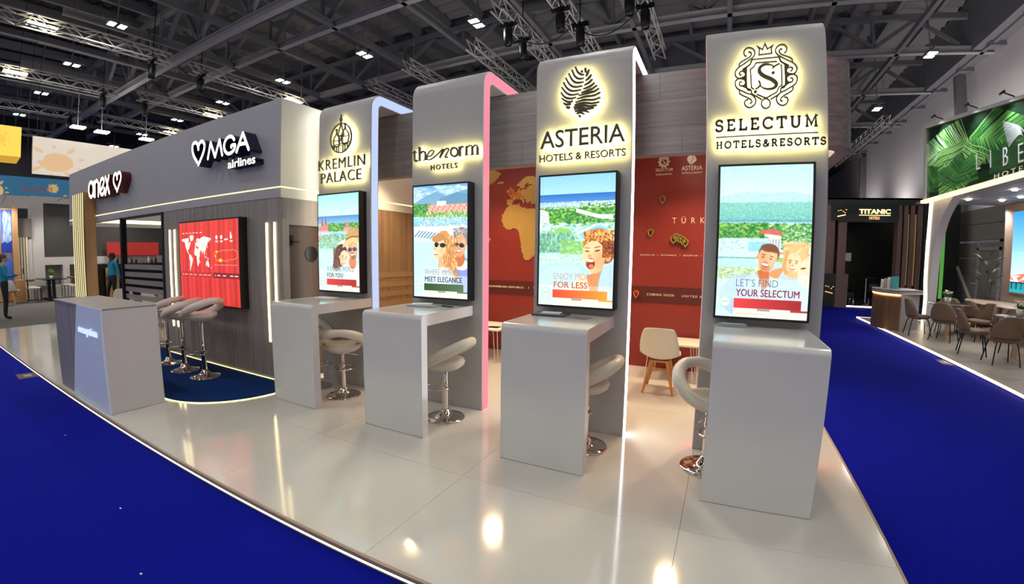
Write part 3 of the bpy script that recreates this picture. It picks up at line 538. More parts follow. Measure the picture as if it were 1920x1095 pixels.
def screen_map():
    c = Cv(560, 400, '#d63a34'); f = np.sin(c.X*78+np.sin(c.Y*3)*.8)*.035+np.sin(c.X*31+1)*.03-.05*np.clip(c.Y-.5, 0, 1)
    c.a = c.a+f[..., None]*np.array([1.6, .6, .5]); c.rect(0, 1, .615, .68, '#b02a28', .55); c.rect(.6, 1, .615, .68, '#7c1f24', .8)
    for pts in LAND: c.poly([(.045+(lon+168)/348*.53, .17+(80-lat)/135*.44) for lon, lat in pts], '#fbf0dc')
    for i, x in enumerate((.055, .12, .19, .25, .31, .38)): c.rect(x, x+.04, .128, .137, '#ffe8dc', .9)
    for i, x in enumerate((.08, .17, .25, .35, .43, .5)): c.rect(x, x+.055, .645, .655, '#ffe8dc', .8)
    for i, x in enumerate((.66, .75, .86, .93)): c.rect(x, x+.05, .643, .655, '#ffe8dc', .9)
    c.ell(.05, .65, .008, .014, '#ffb46a'); c.ell(.63, .65, .006, .012, '#ffb46a')
    o = [(.63, .42), (.62, .38), (.65, .36), (.7, .37), (.76, .35), (.84, .355), (.92, .345), (.98, .37), (.985, .43), (.94, .455), (.86, .46), (.82, .48), (.76, .47), (.7, .48), (.65, .465)]
    c.line(o+[o[0]], .004, '#e8b04c'); c.ell(.72, .47, .03, .022, '#e8c83c'); c.ell(.66, .37, .012, .018, '#e8c83c'); c.ell(.64, .42, .008, .02, '#e8c83c')
    for i, x in enumerate((.645, .72, .87)): c.ell(x+.02, .2, .018, .026, '#fff3e4'); c.rect(x, x+.045, .24, .25, '#fff3e4'); c.rect(x+.003, x+.042, .256, .263, '#fff3e4', .7)
    c.line([(.79, .23), (.84, .225)], .012, '#fff3e4'); c.ell(.885, .17, .008, .03, '#fff3e4')
    for i in range(9): c.rect(.625+i*.04, .65+i*.04, .52, .527, '#ffd9c8', .8)
    c.noise(.012, 2); return c.a
def picture_palm():
    c = Cv(640, 330, '#16291a'); c.blobs(300, 0, 1, 0, 1, .02, .06, ['#1d3a20', '#12241a', '#24472a', '#0e1a14'], .5)
    def leaf(x0, y0, ang, L, cols, wd=.0065):
        for k in range(110):
            t = k/110; bx = x0+math.cos(ang)*L*t; by = y0-math.sin(ang)*L*t*1.9+.5*t*t*.3
            for sgn in (-1, 1):
                a = ang+sgn*(1.15-.6*t)+RNG.normal(0, .05); l = L*.55*(1-t*.6); col = cols[RNG.integers(len(cols))]
                c.line([(bx, by), (bx+math.cos(a)*l, by-math.sin(a)*l*1.9)], wd*(.35+.4*RNG.random()), col, .9)
    leaf(.02, .9, 1.0, .32, ['#3f7a3a', '#5f9c4a', '#2c5a30']); leaf(.3, .35, 3.05, .34, ['#8fcf6a', '#5fa04c', '#b5dc9c', '#cfeee0'])
    leaf(.3, .3, -.35, .4, ['#4f8f42', '#2f6a34', '#7cba5c']); leaf(.28, .32, -1.9, .36, ['#6fae54', '#a5cf84', '#3c7438']); leaf(.7, .02, -1.3, .3, ['#4c8a44', '#2a5a34', '#86b878'])
    leaf(.55, .9, 1.9, .25, ['#24502c', '#3a6a3c']); leaf(.9, .1, -2.2, .3, ['#2f6238', '#5f9058']); leaf(.2, .95, 1.3, .28, ['#4f8a48', '#2c5a34'])
    c.ell(.62, .6, .3, .5, '#10170f', .45, soft=1); return c.a
def picture_blue():
    c = Cv(120, 300, '#2a50b8'); c.grad(0, .42, '#2348b8', '#7fa4dc'); c.blobs(40, .2, .9, .05, .4, .05, .15, ['#cfe0f4', '#a9c4ec'], .4, 1.6); c.poly([(0, .44), (.3, .4), (.6, .42), (1, .38), (1, .54), (0, .54)], '#2240a8')
    c.grad(.54, .62, '#6a5a70', '#5c6c9c'); c.blobs(60, 0, 1, .54, .62, .02, .06, ['#a9846a', '#5c5468', '#cf9a7c'], .6, .4); c.grad(.62, 1, '#3f74c8', '#2a50b0'); return c.a
def picture_sea():
    c = Cv(160, 300, '#4aa6ee'); c.grad(0, .5, '#2f8fe4', '#8fccf4'); c.grad(.5, .85, '#9cd2f4', '#cfe6f4'); c.poly([(0, .8), (.3, .74), (.5, .64), (.6, .74), (1, .78), (1, .88), (0, .88)], '#d9775a'); c.blobs(60, 0, 1, .8, .88, .02, .07, ['#f4ece4', '#ffffff', '#c9584a'], .9)
    c.rect(0, 1, .87, .885, '#1a2a3c'); c.grad(.885, 1, '#1f8a9c', '#2aa0b0')
    for i in range(14): c.rect(.02+i*.07, .035+i*.07, .87, .96, '#16202c', .8)
    return c.a
def sunpic(bg, fg, w=256, h=160, cx=.28, cy=.6, sc=.3):
    c = Cv(w, h, bg); k = h/w
    for i in range(90):
        a = i/90*5*PI; r = sc*(.06+.42*i/90); c.ell(cx+r*math.cos(a), cy+r*math.sin(a)/k, .018, .018/k, fg, .85, soft=.3)
    for j in range(9):
        a = j*2*PI/9+.4; x = cx+sc*.75*math.cos(a); y = cy+sc*.75*math.sin(a)/k
        c.ell(x, y, sc*(.2 if j % 2 else .1), sc*(.09 if j % 2 else .06)/k, fg, .9, math.degrees(a), .1)
    return c
# ================================================================== STAND: platform
ZC = -.05
plat = thing('platform', 'low white glossy raised platform of the hotel stand', 'platform', (0, 0, 0), kind='structure')
mb = MB(); mb.box(-13.5, 1.065, 1.515, 9.0, ZC, -.006); mb.build('platform_base', M_dark, plat)
xs = [-13.5]+[-1.62-1.5*k+.012 for k in range(7, -1, -1)]+[-.108, 1.065]
xs = [-13.5, -12.1, -10.6, -9.1, -7.6, -6.1, -4.6, -3.1, -1.608, -.108, 1.065]; ys = [1.515, 2.51, 4.53, 6.55, 9.0]
for a, b in zip(xs, xs[1:]):
    for c, d in zip(ys, ys[1:]):
        MB().box(a+.0012, b-.0012, c+.0012, d-.0012, -.006, 0).build('floor_panel', M_floor, plat)
e = MB(); e.box(-13.5, 1.079, 1.495, 1.515, -.016, .002).box(1.065, 1.079, 1.515, 9, -.05, .002); e.build('edge_trim', M_trim, plat)
MB().box(-13.5, 1.06, 1.5, 1.509, -.044, -.037).build('light_strip', emis('edge_led', '#fff8ee', 1.3), plat)
MB().box(-13.5, 1.06, 1.494, 1.502, -.05, -.046).build('edge_rail', M_dark, plat)
# inset carpet with its light border
def rrect(x0, x1, y0, y1, r):
    return [(x1, y1)]+[(x0, y1)]+arc(x0+r, y0+r, r, 180, 270, 12)+arc(x1-r, y0+r, r, 270, 360, 16)
flat = lambda x, y, n: (x, y, n)
rp = rrect(-8.3, -4.47, 2.15, 3.32, .89)
ic = thing('inset_carpet', 'navy carpet inset with rounded corner before the big red screen', 'carpet', (-6.4, 2.8, 0))
MB().prism(rp, flat, .0005, .006).build('carpet_pile', M_carpet2, ic)
m = MB(); ribbon(m, rp[1:]+[rp[0]], .010, flat, .001, .009); m.build('light_border', E_line, ic)

# ================================================================== pavilion (storage block with fascia)
YF = 3.325; XF = -4.709
pv = thing('fascia_pavilion', 'grey fascia pavilion with dark wood wall carrying the airline sign', 'pavilion', (-8, YF, 0))
m = MB(); m.box(-13.07, XF-.004, YF, YF+.16, 2.27, 3.46); m.build('fascia_front', M_fascia, pv, bevel=.003, bseg=1)
m = MB(); m.box(XF-.16, XF, YF+.16, 8.9, 2.27, 3.46).box(XF-.004, XF, YF+.003, YF+.16, 2.27, 3.46); m.build('fascia_side', M_fascia_lit, pv)
m = MB(); m.box(-13.07, -12.9, YF+.16, 8.9, 2.27, 3.46).box(-12.9, XF-.16, 8.74, 8.9, 2.27, 3.46); m.build('fascia_rear', M_fascia_lit, pv)
MB().box(-13.08, XF+.004, YF-.004, YF, 2.387, 2.4).build('light_line', E_line, pv)
MB().box(XF, XF+.004, YF-.004, 6.35, 2.387, 2.4).build('light_line', E_line, pv)
MB().box(-12.9, -12.896, YF+.2, 8.7, 2.36, 2.44).build('light_line', E_warm2, pv)
xe = [-7.87, -7.08, -6.29, -5.50, XF-.002]
for a, b in zip(xe, xe[1:]): MB().box(a+.0015, b-.0015, YF+.008, YF+.03, .02, 2.27).build('wall_panel', M_dwood, pv)
MB().box(-7.87, XF-.01, YF+.03, YF+.16, 0, 2.27).build('wall_core', M_dark, pv)
MB().box(-7.87, XF, YF-.005, YF+.005, .003, .015).build('light_line', E_line, pv)
for x, z0 in ((-7.645, .45), (-7.478, .45), (-5.0, .49), (-4.84, .49)):
    MB().box(x-.011, x+.011, YF-.006, YF+.008, z0, 1.975).build('wall_light', E_warm, pv)
# return wall with the door, facing the arches
m = MB(); m.box(XF-.15, XF-.012, YF+.16, 6.35, 0, 2.27); m.build('wall_core', M_dark, pv)
MB().box(XF-.012, XF, YF+.03, YF+.075, 2.02, 2.27).build('door_frame', M_dwood, pv)
MB().box(XF-.012, XF, YF+.077, 4.19, 2.02, 2.27).build('wall_panel', mat('grey_return_veneer', '#827b76', .5, grain=(14, 14, .5), gcol='#968f89'), pv)
MB().box(XF-.012, XF+.012, YF+.01, 3.43, .0, 2.02).build('door_frame', mat('pale_door_frame', '#8f8883', .5), pv)
MB().box(XF-.012, XF+.012, 3.43, 4.19, 1.945, 2.02).build('door_frame', MATS['pale_door_frame'], pv)
dr = MB().box(XF-.012, XF-.002, 3.432, 4.1, .01, 1.943).build('door', M_door, pv)
m = MB(); m.prism(arc(3.765, 1.588, .095, 0, 360, 28, .1)[:-1], frameX(XF-.002), 0, .008); m.build('round_vent', M_black, dr)
m = MB(); m.box(XF, XF+.012, 3.45, 3.49, 1.70, 1.82).bar((XF+.03, 3.46, 1.74), (XF+.03, 3.56, 1.74), .014).bar((XF, 3.465, 1.74), (XF+.03, 3.465, 1.74), .014); m.build('handle', M_blackm, dr)
MB().box(XF-.012, XF, 4.19, 6.35, .62, 2.27).build('wall_panel', M_twood, pv)
MB().box(XF-.012, XF, 4.19, 6.35, .0, .618).build('wall_panel', M_twood, pv)
for k in range(5): MB().box(XF, XF+.006, 4.3, 6.34, 1.31-.15*k-.085, 1.31-.15*k).build('slat', mat('light_slat', '#8a6c4c', .5), pv)
# gold ribbed column
gc = thing('ribbed_column', 'tan column faced with glowing gold vertical ribs left of the screen wall', 'column', (-11.5, 3.2, 0))
MB().box(-11.93, -11.13, 3.1, 3.32, 0, 2.86).build('column_body', M_oak, gc)
for k in range(6):
    x = -11.92+k*.135
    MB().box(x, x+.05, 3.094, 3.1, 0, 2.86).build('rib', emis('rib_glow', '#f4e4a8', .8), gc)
    MB().box(x+.052, x+.133, 3.098, 3.1, 0, 2.86).build('rib_gap', mat('rib_brass', '#6a552c', .5, metal=.2), gc)  # dark brass in the gaps between the ribs
# glass partition
gp = thing('glass_partition', 'black framed glass partition with frosted stripes beside the dark wood wall', 'partition', (-8.8, YF, 0))
m = MB(); m.box(-9.73, -9.66, YF-.02, YF+.08, 0, 2.27).box(-7.93, -7.875, YF-.01, YF+.08, 0, 2.27).box(-9.66, -7.93, YF, YF+.06, 2.235, 2.27).box(-9.66, -7.93, YF, YF+.06, 0, .04); m.build('frame', M_blackm, gp)
MB().box(-9.66, -7.93, YF+.025, YF+.033, .04, 2.235).build('pane', M_glass, gp)
for k in range(8):
    z = 1.415-.137*k; MB().box(-9.655, -7.935, YF+.018, YF+.022, z-.085, z).build('frosted_stripe', M_frost, gp)

# ================================================================== big red screen on the wood wall
tv = thing('map_screen', 'large red wall screen showing a white world map', 'screen', (-6.26, 3.27, 1.47))
MB().box(-7.09, -5.437, 3.222, YF+.007, .88, 2.065).build('frame', M_black, tv)
quad_uv('display', frameY(3.2215), -7.07, -5.457, .9, 2.045, 0, imgmat('map_picture', screen_map(), SCREEN*.95), tv)

# ================================================================== lit signs on the fascia
M_navy = mat('navy_letter_side', '#10163a', .35); M_wine = mat('wine_letter_side', '#5a1218', .35)
fF = frameY(YF)
def smoothc(P, n=6):
    out = []
    for i in range(len(P)-1):
        p0 = P[max(i-1, 0)]; p1 = P[i]; p2 = P[i+1]; p3 = P[min(i+2, len(P)-1)]
        for k in range(n):
            t = k/n; out.append(tuple(.5*((2*p1[j])+(-p0[j]+p2[j])*t+(2*p0[j]-5*p1[j]+4*p2[j]-p3[j])*t*t+(-p0[j]+3*p1[j]-3*p2[j]+p3[j])*t**3) for j in (0, 1)))
    return out+[P[-1]]
def lit_strokes(parent, strokes, w, side, nm, d=.17, closed=False):
    m = MB()
    for st in strokes:
        pts = smoothc(st+[st[0]] if closed else st, 5) if len(st) > 2 else st
        if closed: pts = pts[:-1]
        ribbon(m, pts, w, fF, .0, d, closed=closed, mi=0, side=1)
        if not closed:
            for e in (pts[0], pts[-1]): m.prism(arc(e[0], e[1], w/2, 0, 360, 12)[:-1], fF, 0, d, mi=0, side=1)
    return m.build(nm, [E_sign, side], parent)
s = thing('airline_sign', 'lit white airline lettering with heart and deep navy sides', 'sign', (-5.8, YF, 2.9))
lit_strokes(s, MGA[:2], .046, M_navy, 'heart_emblem')
for grp in (MGA[2:6], MGA[6:7], MGA[7:]): lit_strokes(s, grp, .043, M_navy, 'letter')
text('airlines', fF, -5.665, -5.045, 2.695, 2.80, 0, .12, [E_sign, M_navy], s, offset=.016)
s = thing('operator_sign', 'lit white tour company lettering with heart and dark red sides', 'sign', (-10.1, YF, 2.9))
for grp, cl in ((ANEX[:1], True), (ANEX[1:2], False), (ANEX[2:4], False), (ANEX[4:5], False), (ANEX[5:7], False)): lit_strokes(s, grp, .066, M_wine, 'letter', closed=cl)
lit_strokes(s, ANEX[7:], .055, M_wine, 'heart_emblem')

# ================================================================== reception desk
rd = thing('reception_desk', 'angular reception desk with slanted pale panel and grey wood side', 'desk', (-6.1, 1.8, 0))
MB().box(-6.99, -5.26, 1.565, 2.085, 0, 1.05).build('desk_body', mat('grey_desk_veneer', '#7c777b', .45, grain=(14, 14, .5), gcol='#9a9599'), rd)
MB().box(-7.0, -5.21, 1.553, 2.095, 1.05, 1.068).build('desk_top', mat('grey_desk_top', '#8b8688', .35), rd)
m = MB(); m.prism([(-6.40, .004), (-5.20, .004), (-5.20, 1.067), (-5.975, 1.067)], frameY(1.565), 0, .02); m.build('front_panel', mat('pale_blue_panel', '#d6e3ff', .4), rd)
m = MB(); m.box(-5.26, -5.2, 1.566, 2.1, 0.003, 1.05); m.build('side_panel', mat('grey_white_panel', '#cdc7c8', .45), rd)
text('reception', frameY(1.545), -5.945, -5.33, .775, .85, 0, .012, [E_blue], rd, offset=.0)

# ================================================================== arches (four identical hoops)
YP = 3.729; PW = .8787; HT = 3.45; YB = 8.9
PX = [-4.5121, -3.0309, -1.5919, -.1222]
names = ['leftmost grey arch with the palace hotel sign and cool white light strip', 'grey arch with pink light strip beside its front', 'grey arch topped by the striped leaf emblem', 'rightmost grey arch carrying the crowned crest']
strips = [E_cool, E_pink, E_white, E_red]
def hoop_path(y0, y1, z, r): return [(y0, 0)]+[(y0+r-r*math.cos(a), z-r+r*math.sin(a)) for a in [PI/2*i/20 for i in range(21)]]+[(y1-r+r*math.sin(a), z-r+r*math.cos(a)) for a in [PI/2*i/10 for i in range(11)]]+[(y1, 0)]
hp = hoop_path(YP+.065, YB-.065, HT-.065, .115)
for x, lb, st in zip(PX, names, strips):
    a = thing('arch_pillar', lb, 'arch', (x+PW/2, YP, 0), group='rounded arches of the stand')
    m = MB(); ribbon(m, hp, .13, frameX(0), x, x+PW); o = m.build('arch_body', M_pillar, a, bevel=.005, bseg=1)
    for sg, xx in ((1, x+PW), (-1, x)):
        m = MB(); ribbon(m, hp[:22]+[(6.2, hp[21][1])], .104, frameX(xx, sg), 0, .001); m.build('light_strip', E_side if (sg < 0 and x == PX[0]) else (E_redR if (sg > 0 and x == PX[3]) else st), a)

# ================================================================== wooden header ring
hd = thing('header_beam', 'grey wood header band running behind the arches', 'header', (-1.8, 4.2, 2.546))
def hpath(off, r=.25):   # outer path offset inward by off
    X1, Y0 = 1.08-off, 4.2+off; rr = r-off
    return [(-4.70, Y0)], [(X1-rr+rr*math.sin(a), Y0+rr-rr*math.cos(a)) for a in [PI/2*i/10 for i in range(11)]], [(X1, 8.9)]
a, b, c = hpath(.07); m = MB(); ribbon(m, a+b+c, .12, flat, 2.546, 3.312); m.build('beam_core', M_hwood, hd)
joint = [[-4.70, -3.55, -1.95, -.35, .83], [-4.70, -2.75, -1.15, .1, .83], [-4.70, -3.3, -1.7, -.55, .83]]
for k in range(3):
    z0 = 2.548+k*.2545; z1 = z0+.2525; Y = 4.205
    for p, q in zip(joint[k], joint[k][1:]):
        m = MB(); ribbon(m, [(p+.001, Y), (q-.001, Y)], .010, flat, z0, z1); m.build('plank', M_hwood, hd)
    a, b, c = hpath(.005); m = MB(); ribbon(m, b, .010, flat, z0, z1); m.build('plank', M_hwood, hd)
    m = MB(); ribbon(m, [(1.075, 4.452), (1.075, 8.9)], .010, flat, z0, z1); m.build('plank', M_hwood, hd)
# spot cans under the roof
for sx, sy, sz in SPOTS:
    t = thing('spotlight', 'small black spotlight hung inside the wooden header ring', 'spotlight', (sx, sy, sz), group='warm spotlights inside the header ring')
    m = MB(); m.lathe([(.001, .1), (.05, .1), (.055, .0), (.055, -.07), (.05, -.07), (.045, .0), (.001, .0)], (sx, sy, sz)); m.build('can', M_blackm, t)
    m = MB(); m.bar((sx, sy, sz+.1), (sx, sy, 3.32), .015); m.build('stem', M_blackm, t)
    m = MB(); m.lathe([(.001, 0), (.05, 0), (.05, .004), (.001, .004)], (sx, sy, sz-.075)); m.build('lens', emis('spot_lens', '#ffe2ae', 55), t)

# ================================================================== counters
for i, x in enumerate(PX):
    cx = [-4.3104, -2.9356, -1.4994, -.0156][i]; cw = .674; yc = 2.892
    pr_ = [(YP-.001, 1.08)]+[(yc+.042-.042*math.sin(t), 1.038+.042*math.cos(t)) for t in [PI/2*k/14 for k in range(15)]]+[(yc, 0.003), (yc+.075, 0.003), (yc+.075, .985), (YP-.001, .985)]
    m = MB(); m.prism(pr_, frameX(0), cx, cx+cw)
    o = m.build('bar_counter', M_white, None, bevel=.003, bseg=1, loc=(cx+cw/2, 3.3, 0))
    tag(o, ['white waterfall counter under the palace hotel screen', 'white waterfall counter before the pink lit arch', 'white waterfall counter under the laughing boy screen', 'nearest white waterfall counter at the platform corner'][i], 'counter', 'white bar counters before the arches')

# ================================================================== vertical screens
pics = [poster_hat, poster_couple, poster_boy, poster_resort]
lbs = ['portrait screen picturing a couple, the man in a straw hat', 'portrait screen picturing a couple in sunglasses by a beach hotel', 'portrait screen picturing a laughing curly haired boy', 'portrait screen picturing a smiling family above a river resort']
words = [('A SPECIAL WORLD', 'FOR YOU', '#6a5058', '#6a4a50', .78, .46), ('WHERE IMMENSE', 'MEET ELEGANCE', '#7d8288', '#2f3c44', .76, .8), ('ENJOY MORE', 'FOR LESS', '#c98a6a', '#c85f3c', .62, .53), ("LET'S FIND", 'YOUR SELECTUM', '#5a5f6c', '#8e2f42', .53, .8)]
for i in range(4):
    x0 = [-4.41, -2.94, -1.515, -.03][i]; x1 = [-3.695, -2.245, -.805, .652][i]; z0, z1 = 1.135, 2.31
    s = thing('display_screen', lbs[i], 'screen', ((x0+x1)/2, 3.67, 1.72), group='portrait screens on the arches')
    MB().box(x0, x1, 3.62, YP-.001, z0, z1).build('screen_case', M_black, s, bevel=.004, bseg=1)
    a, b, c, d = x0+.018, x1-.018, z0+.02, z1-.018
    quad_uv('display', frameY(3.6195), a, b, c, d, 0, imgmat('screen_picture_%s' % 'abcd'[i], pics[i](), SCREEN), s)
    fr = frameY(3.619); w = b-a; h = d-c; wd = words[i]
    text(wd[0], fr, a+.215*w, a+(.215+wd[4]*.86)*w, c+.205*h, c+.255*h, 0, .001, [emis('ink'+wd[2], wd[2], .8)], s, offset=-.012, name='caption', split=False)
    text(wd[1], fr, a+.215*w, a+(.215+wd[5]*.86)*w, c+.14*h, c+.188*h, 0, .001, [emis('ink'+wd[3], wd[3], .8)], s, offset=0, name='caption', split=False)
    text(wd[1], fr, a+.219*w, a+(.219+wd[5]*.86)*w, c+.142*h, c+.186*h, .0002, .0012, [emis('ink'+wd[3], wd[3], .8)], s, offset=0, name='caption', split=False)
    if i == 3: text('selectumhotels.com', fr, a+.22*w, a+.56*w, c+.018*h, c+.034*h, 0, .001, [emis('ink_url', '#d9a48c', .9)], s, name='caption', split=False)

# ================================================================== halo lit signs
fP = frameY(YP); N0, N1 = .05, .067
def halo_text(s, *bx, parent=None, **kw): return text(s, fP, *bx, N0, N1, [M_letter], parent, back=E_halo, **kw)
# palace hotel
s = thing('palace_sign', 'halo lit palace hotel lettering with onion dome emblem', 'sign', (-4.05, YP, 2.7))
halo_text('KREMLIN', -4.44, -3.665, 2.602, 2.725, parent=s, offset=-.006, sp=1.12)
halo_text('PALACE', -4.395, -3.722, 2.445, 2.569, parent=s, offset=-.006, sp=1.1)
m = MB(); cx, cz, rx, rz = -4.055, 2.956, .174, .172; kw = dict(frame=fP, n0=N0, n1=N1, back=1)
def rb(pts, w, closed=False, taper=None): ribbon(m, pts, w, fP, N0, N1, closed=closed, back=1, taper=taper)
rb(arc(cx, cz, rx, 0, 360, 40, rz), .013, True)
rb([(cx, 3.13), (cx, 3.16)], .012); rb(arc(cx, 3.175, .014, 0, 360, 10, .022), .009, True); rb([(cx, 3.2), (cx, 3.235)], .01)
rb([(cx-.004, 3.12), (cx-.05, 2.99)], .011); rb([(cx+.004, 3.12), (cx+.05, 2.99)], .011); rb([(cx-.055, 2.985), (cx+.055, 2.985)], .013)
def dome(x, z, s_):
    P = [(0, .13), (.012, .09), (.04, .06), (.055, .02), (.045, -.03), (.03, -.055)]
    rb([(x+a*s_, z+b*s_) for a, b in smoothc(P, 4)], .010); rb([(x-a*s_, z+b*s_) for a, b in smoothc(P, 4)], .010)
    rb(arc(x, z+.145*s_, .012, 0, 360, 10), .007, True); rb([(x-.03*s_, z-.055*s_), (x+.03*s_, z-.055*s_)], .01); rb([(x-.055*s_, z+.02*s_), (x+.055*s_, z+.02*s_)], .008)
dome(cx-.07, 2.915, 1.0); dome(cx+.07, 2.945, 1.15)
rb([(cx-.16, 2.88), (cx+.165, 2.895)], .01); rb([(cx-.15, 2.862), (cx+.16, 2.875)], .008)
for q in (-.11, -.07, -.035, .035, .07, .11): rb([(cx+q, 2.865), (cx+q, 2.956-math.sqrt(max(0, .17**2-q*q))*.99)], .012)
rb([(cx-.035, 2.98), (cx-.035, 2.9)], .009); rb([(cx+.03, 2.98), (cx+.03, 2.9)], .009)
m.build('emblem', [M_letter, E_halo], s)
# "the norm"
s = thing('norm_sign', 'halo lit serif and script hotel lettering beside the pink strip', 'sign', (-2.6, YP, 2.6))
def rb2(pts, w, closed=False): ribbon(m, smoothc(pts, 4) if len(pts) > 2 and not closed else pts, w, fP, N0, N1, closed=closed, back=1)
for a, b in ((0, 2), (2, 7), (7, 8), (8, 10), (10, 11), (11, 15), (15, len(NORM))):
    m = MB()
    for pts, w in NORM[a:b]: rb2(pts, w, closed=(a == 10))
    m.build('letter', [M_letter, E_halo], s)
halo_text('HOTELS', -2.737, -2.415, 2.461, 2.512, parent=s, offset=.012, sp=1.35)
# leaf emblem + name
s = thing('leaf_sign', 'halo lit striped leaf emblem over sans serif hotel name', 'sign', (-1.15, YP, 2.75))
halo_text('ASTERIA', -1.523, -.762, 2.557, 2.708, parent=s, offset=.006)
halo_text('HOTELS & RESORTS', -1.53, -.754, 2.437, 2.498, parent=s, offset=.006)
m = MB()
for st in LEAF: rb(smoothc(st, 5), .0215, taper=lambda q: .5+.5*math.sin(PI*min(max(q, .12), .88)))
for x, z in LEAFDOT: rb(arc(x, z, .006, 0, 360, 10), .012, True)
m.build('emblem', [M_letter, E_halo], s)
# crest
s = thing('crest_sign', 'halo lit crowned crest over letter spaced serif hotel name', 'sign', (.32, YP, 2.85))
A = arc
def sf(x, y, w=.16): return [(x-w/2, y), (x+w/2, y)]
G = {
 'S': (.62, [A(.3, .75, .24, 15, 270, 14)[:]+A(.3, .26, .26, 90, -165, 16), [(.53, .72), (.55, .98)], [(.05, .02), (.05, .28)]]),
 'E': (.66, [[(.14, 0), (.14, 1)], [(.0, .03), (.58, .03), (.62, .26)], [(.0, .97), (.56, .97), (.58, .76)], [(.14, .52), (.42, .52)], [(.42, .4), (.42, .64)]]),
 'L': (.62, [[(.14, 0), (.14, 1)], [(.0, .03), (.56, .03), (.6, .28)], sf(.14, .97, .3)]),
 'C': (.78, [A(.42, .5, .38, 35, 325, 26, .48), [(.74, .7), (.75, .98)]]),
 'T': (.74, [[(.37, 0), (.37, .97)], [(.03, .72), (.05, .97), (.69, .97), (.71, .72)], sf(.37, .03, .32)]),
 'U': (.8, [[(.14, .97)]+A(.4, .32, .26, 180, 360, 14, .3)+[(.66, .97)], sf(.14, .97, .3), sf(.66, .97, .26)]),
 'M': (.98, [[(.16, 0), (.18, .97), (.49, .2), (.8, .97), (.83, 0)], sf(.16, .03, .26), sf(.83, .03, .28), sf(.1, .97, .18), sf(.88, .97, .18)]),
 'H': (.82, [[(.16, 0), (.16, 1)], [(.66, 0), (.66, 1)], [(.16, .5), (.66, .5)], sf(.16, .03, .3), sf(.66, .03, .3), sf(.16, .97, .3), sf(.66, .97, .3)]),
 'O': (.86, [A(.43, .5, .37, 0, 360, 28, .47)]),
 'R': (.76, [[(.16, 0), (.16, 1)], [(.02, .97), (.4, .97)]+A(.38, .74, .2, 80, -90, 8, .23)+[(.16, .5)], [(.38, .5), (.64, .03), (.76, .03)], sf(.16, .03, .3)]),
 '&': (.8, [[(.78, .5), (.62, .2)]+A(.32, .24, .24, -20, -230, 10, .22)+[(.5, .66)]+A(.36, .8, .15, -20, 200, 8, .15)+[(.3, .55), (.74, .02)]])}
def serif(sx, x0, x1, z0, z1, w, gap=.3):
    global m
    tot = sum(G[c][0] for c in sx)+gap*(len(sx)-1); k = (x1-x0)/tot; x = x0
    for ch in sx:
        m = MB()
        for st in G[ch][1]:
            P = [(x+a*k, z0+b*(z1-z0)) for a, b in st]; rb(P, w if len(st) > 2 or abs(st[0][1]-st[1][1]) > .3 else w*.62, closed=(ch == 'O'))
        m.build('letter', [M_letter, E_halo], s); x += (G[ch][0]+gap)*k
serif('SELECTUM', -.053, .672, 2.577, 2.661, .0165)
m = MB(); rb([(-.049, 2.531), (.674, 2.531)], .007); m.build('rule', [M_letter, E_halo], s)
serif('HOTELS&RESORTS', -.047, .726, 2.443, 2.495, .0115, .28)
m = MB(); w = .0098
def mir(P): return [(.626-x, z) for x, z in P]
for st in CREST_L:
    P = smoothc(st, 5); rb(P, w); rb(mir(P), w)
for P in (CREST_FILL[0], mir(CREST_FILL[0])):
    m.prism(P, fP, N0, N1-.001)
for k, st in enumerate(CREST_C): rb(st, w, closed=k > 4)
rb(smoothc(CREST_S[0], 6), .026, taper=lambda q: .25+.9*math.sin(PI*q)**1.3); rb(smoothc(CREST_S[1], 5), .012); rb(smoothc(CREST_S[2], 5), .012)
for q in CREST_S[3:]: rb(arc(q[0][0], q[0][1], .006, 0, 360, 8), .012, True)
m.build('emblem', [M_letter, E_halo], s)

# little pins that carry the halo lit letters off the arch faces
for sg_ in [o for o in bpy.data.objects if o.name in ('palace_sign', 'norm_sign', 'leaf_sign', 'crest_sign')]:
    m = MB(); b_ = BASE[sg_.name]
    for ch in sg_.children:
        fs_ = [f for f in ch.data.polygons if f.normal.y < -.9]
        if not fs_: continue
        for f in {max(fs_, key=lambda f: f.area), fs_[0]}:
            c = f.center+b_; m.box(c.x-.002, c.x+.002, YP-N0-.001, YP, c.z-.002, c.z+.002)
    q = m.build('standoff_pins', M_chrome, sg_, fixn=False); q['kind'] = 'stuff'
# ================================================================== inner red wall
rw = thing('red_wall', 'dark red inner wall with golden world map and white place names', 'wall', (-1.9, 6.4, 0))
MB().box(-4.70, .93, 6.36, 6.5, 0, 3.3).build('wall_board', M_red, rw)
MB().box(-4.70, .93, 6.352, 6.36, .95, 1.175).build('band', M_red_d, rw)
m = MB(); n = 0; sp = .021
for j in range(100):
    for i in range(175):
        x = -4.68+i*sp+(j % 2)*sp/2; z = 1.42+j*sp*.866
        if x > -1.25: continue
        if inland(-17+(x+3.307)/.0118, (z-1.955)/.0126):
            m.prism([(x+sp*.46*math.cos(PI/6+PI/3*k), z+sp*.46*math.sin(PI/6+PI/3*k)) for k in range(6)], frameY(6.36), 0, .012)
o = m.build('map_tiles', M_gold, rw, fixn=False); o['kind'] = 'stuff'
fR = frameY(6.36); frb = frameY(6.352)
def rt(s, x0, x1, z0, z1, f=fR, off=.003, mt=M_cream, sp=1): text(s, f, x0, x1, z0, z1, 0, .006, [mt], rw, offset=off, name='lettering', split=False, sp=sp)
rt('SELECTUM', -.881, -.65, 2.795, 2.835); rt('HOTELS & RESORTS', -.875, -.655, 2.74, 2.762)
rt('ASTERIA', -.528, -.257, 2.79, 2.85); rt('HOTELS & RESORTS', -.525, -.26, 2.742, 2.765)
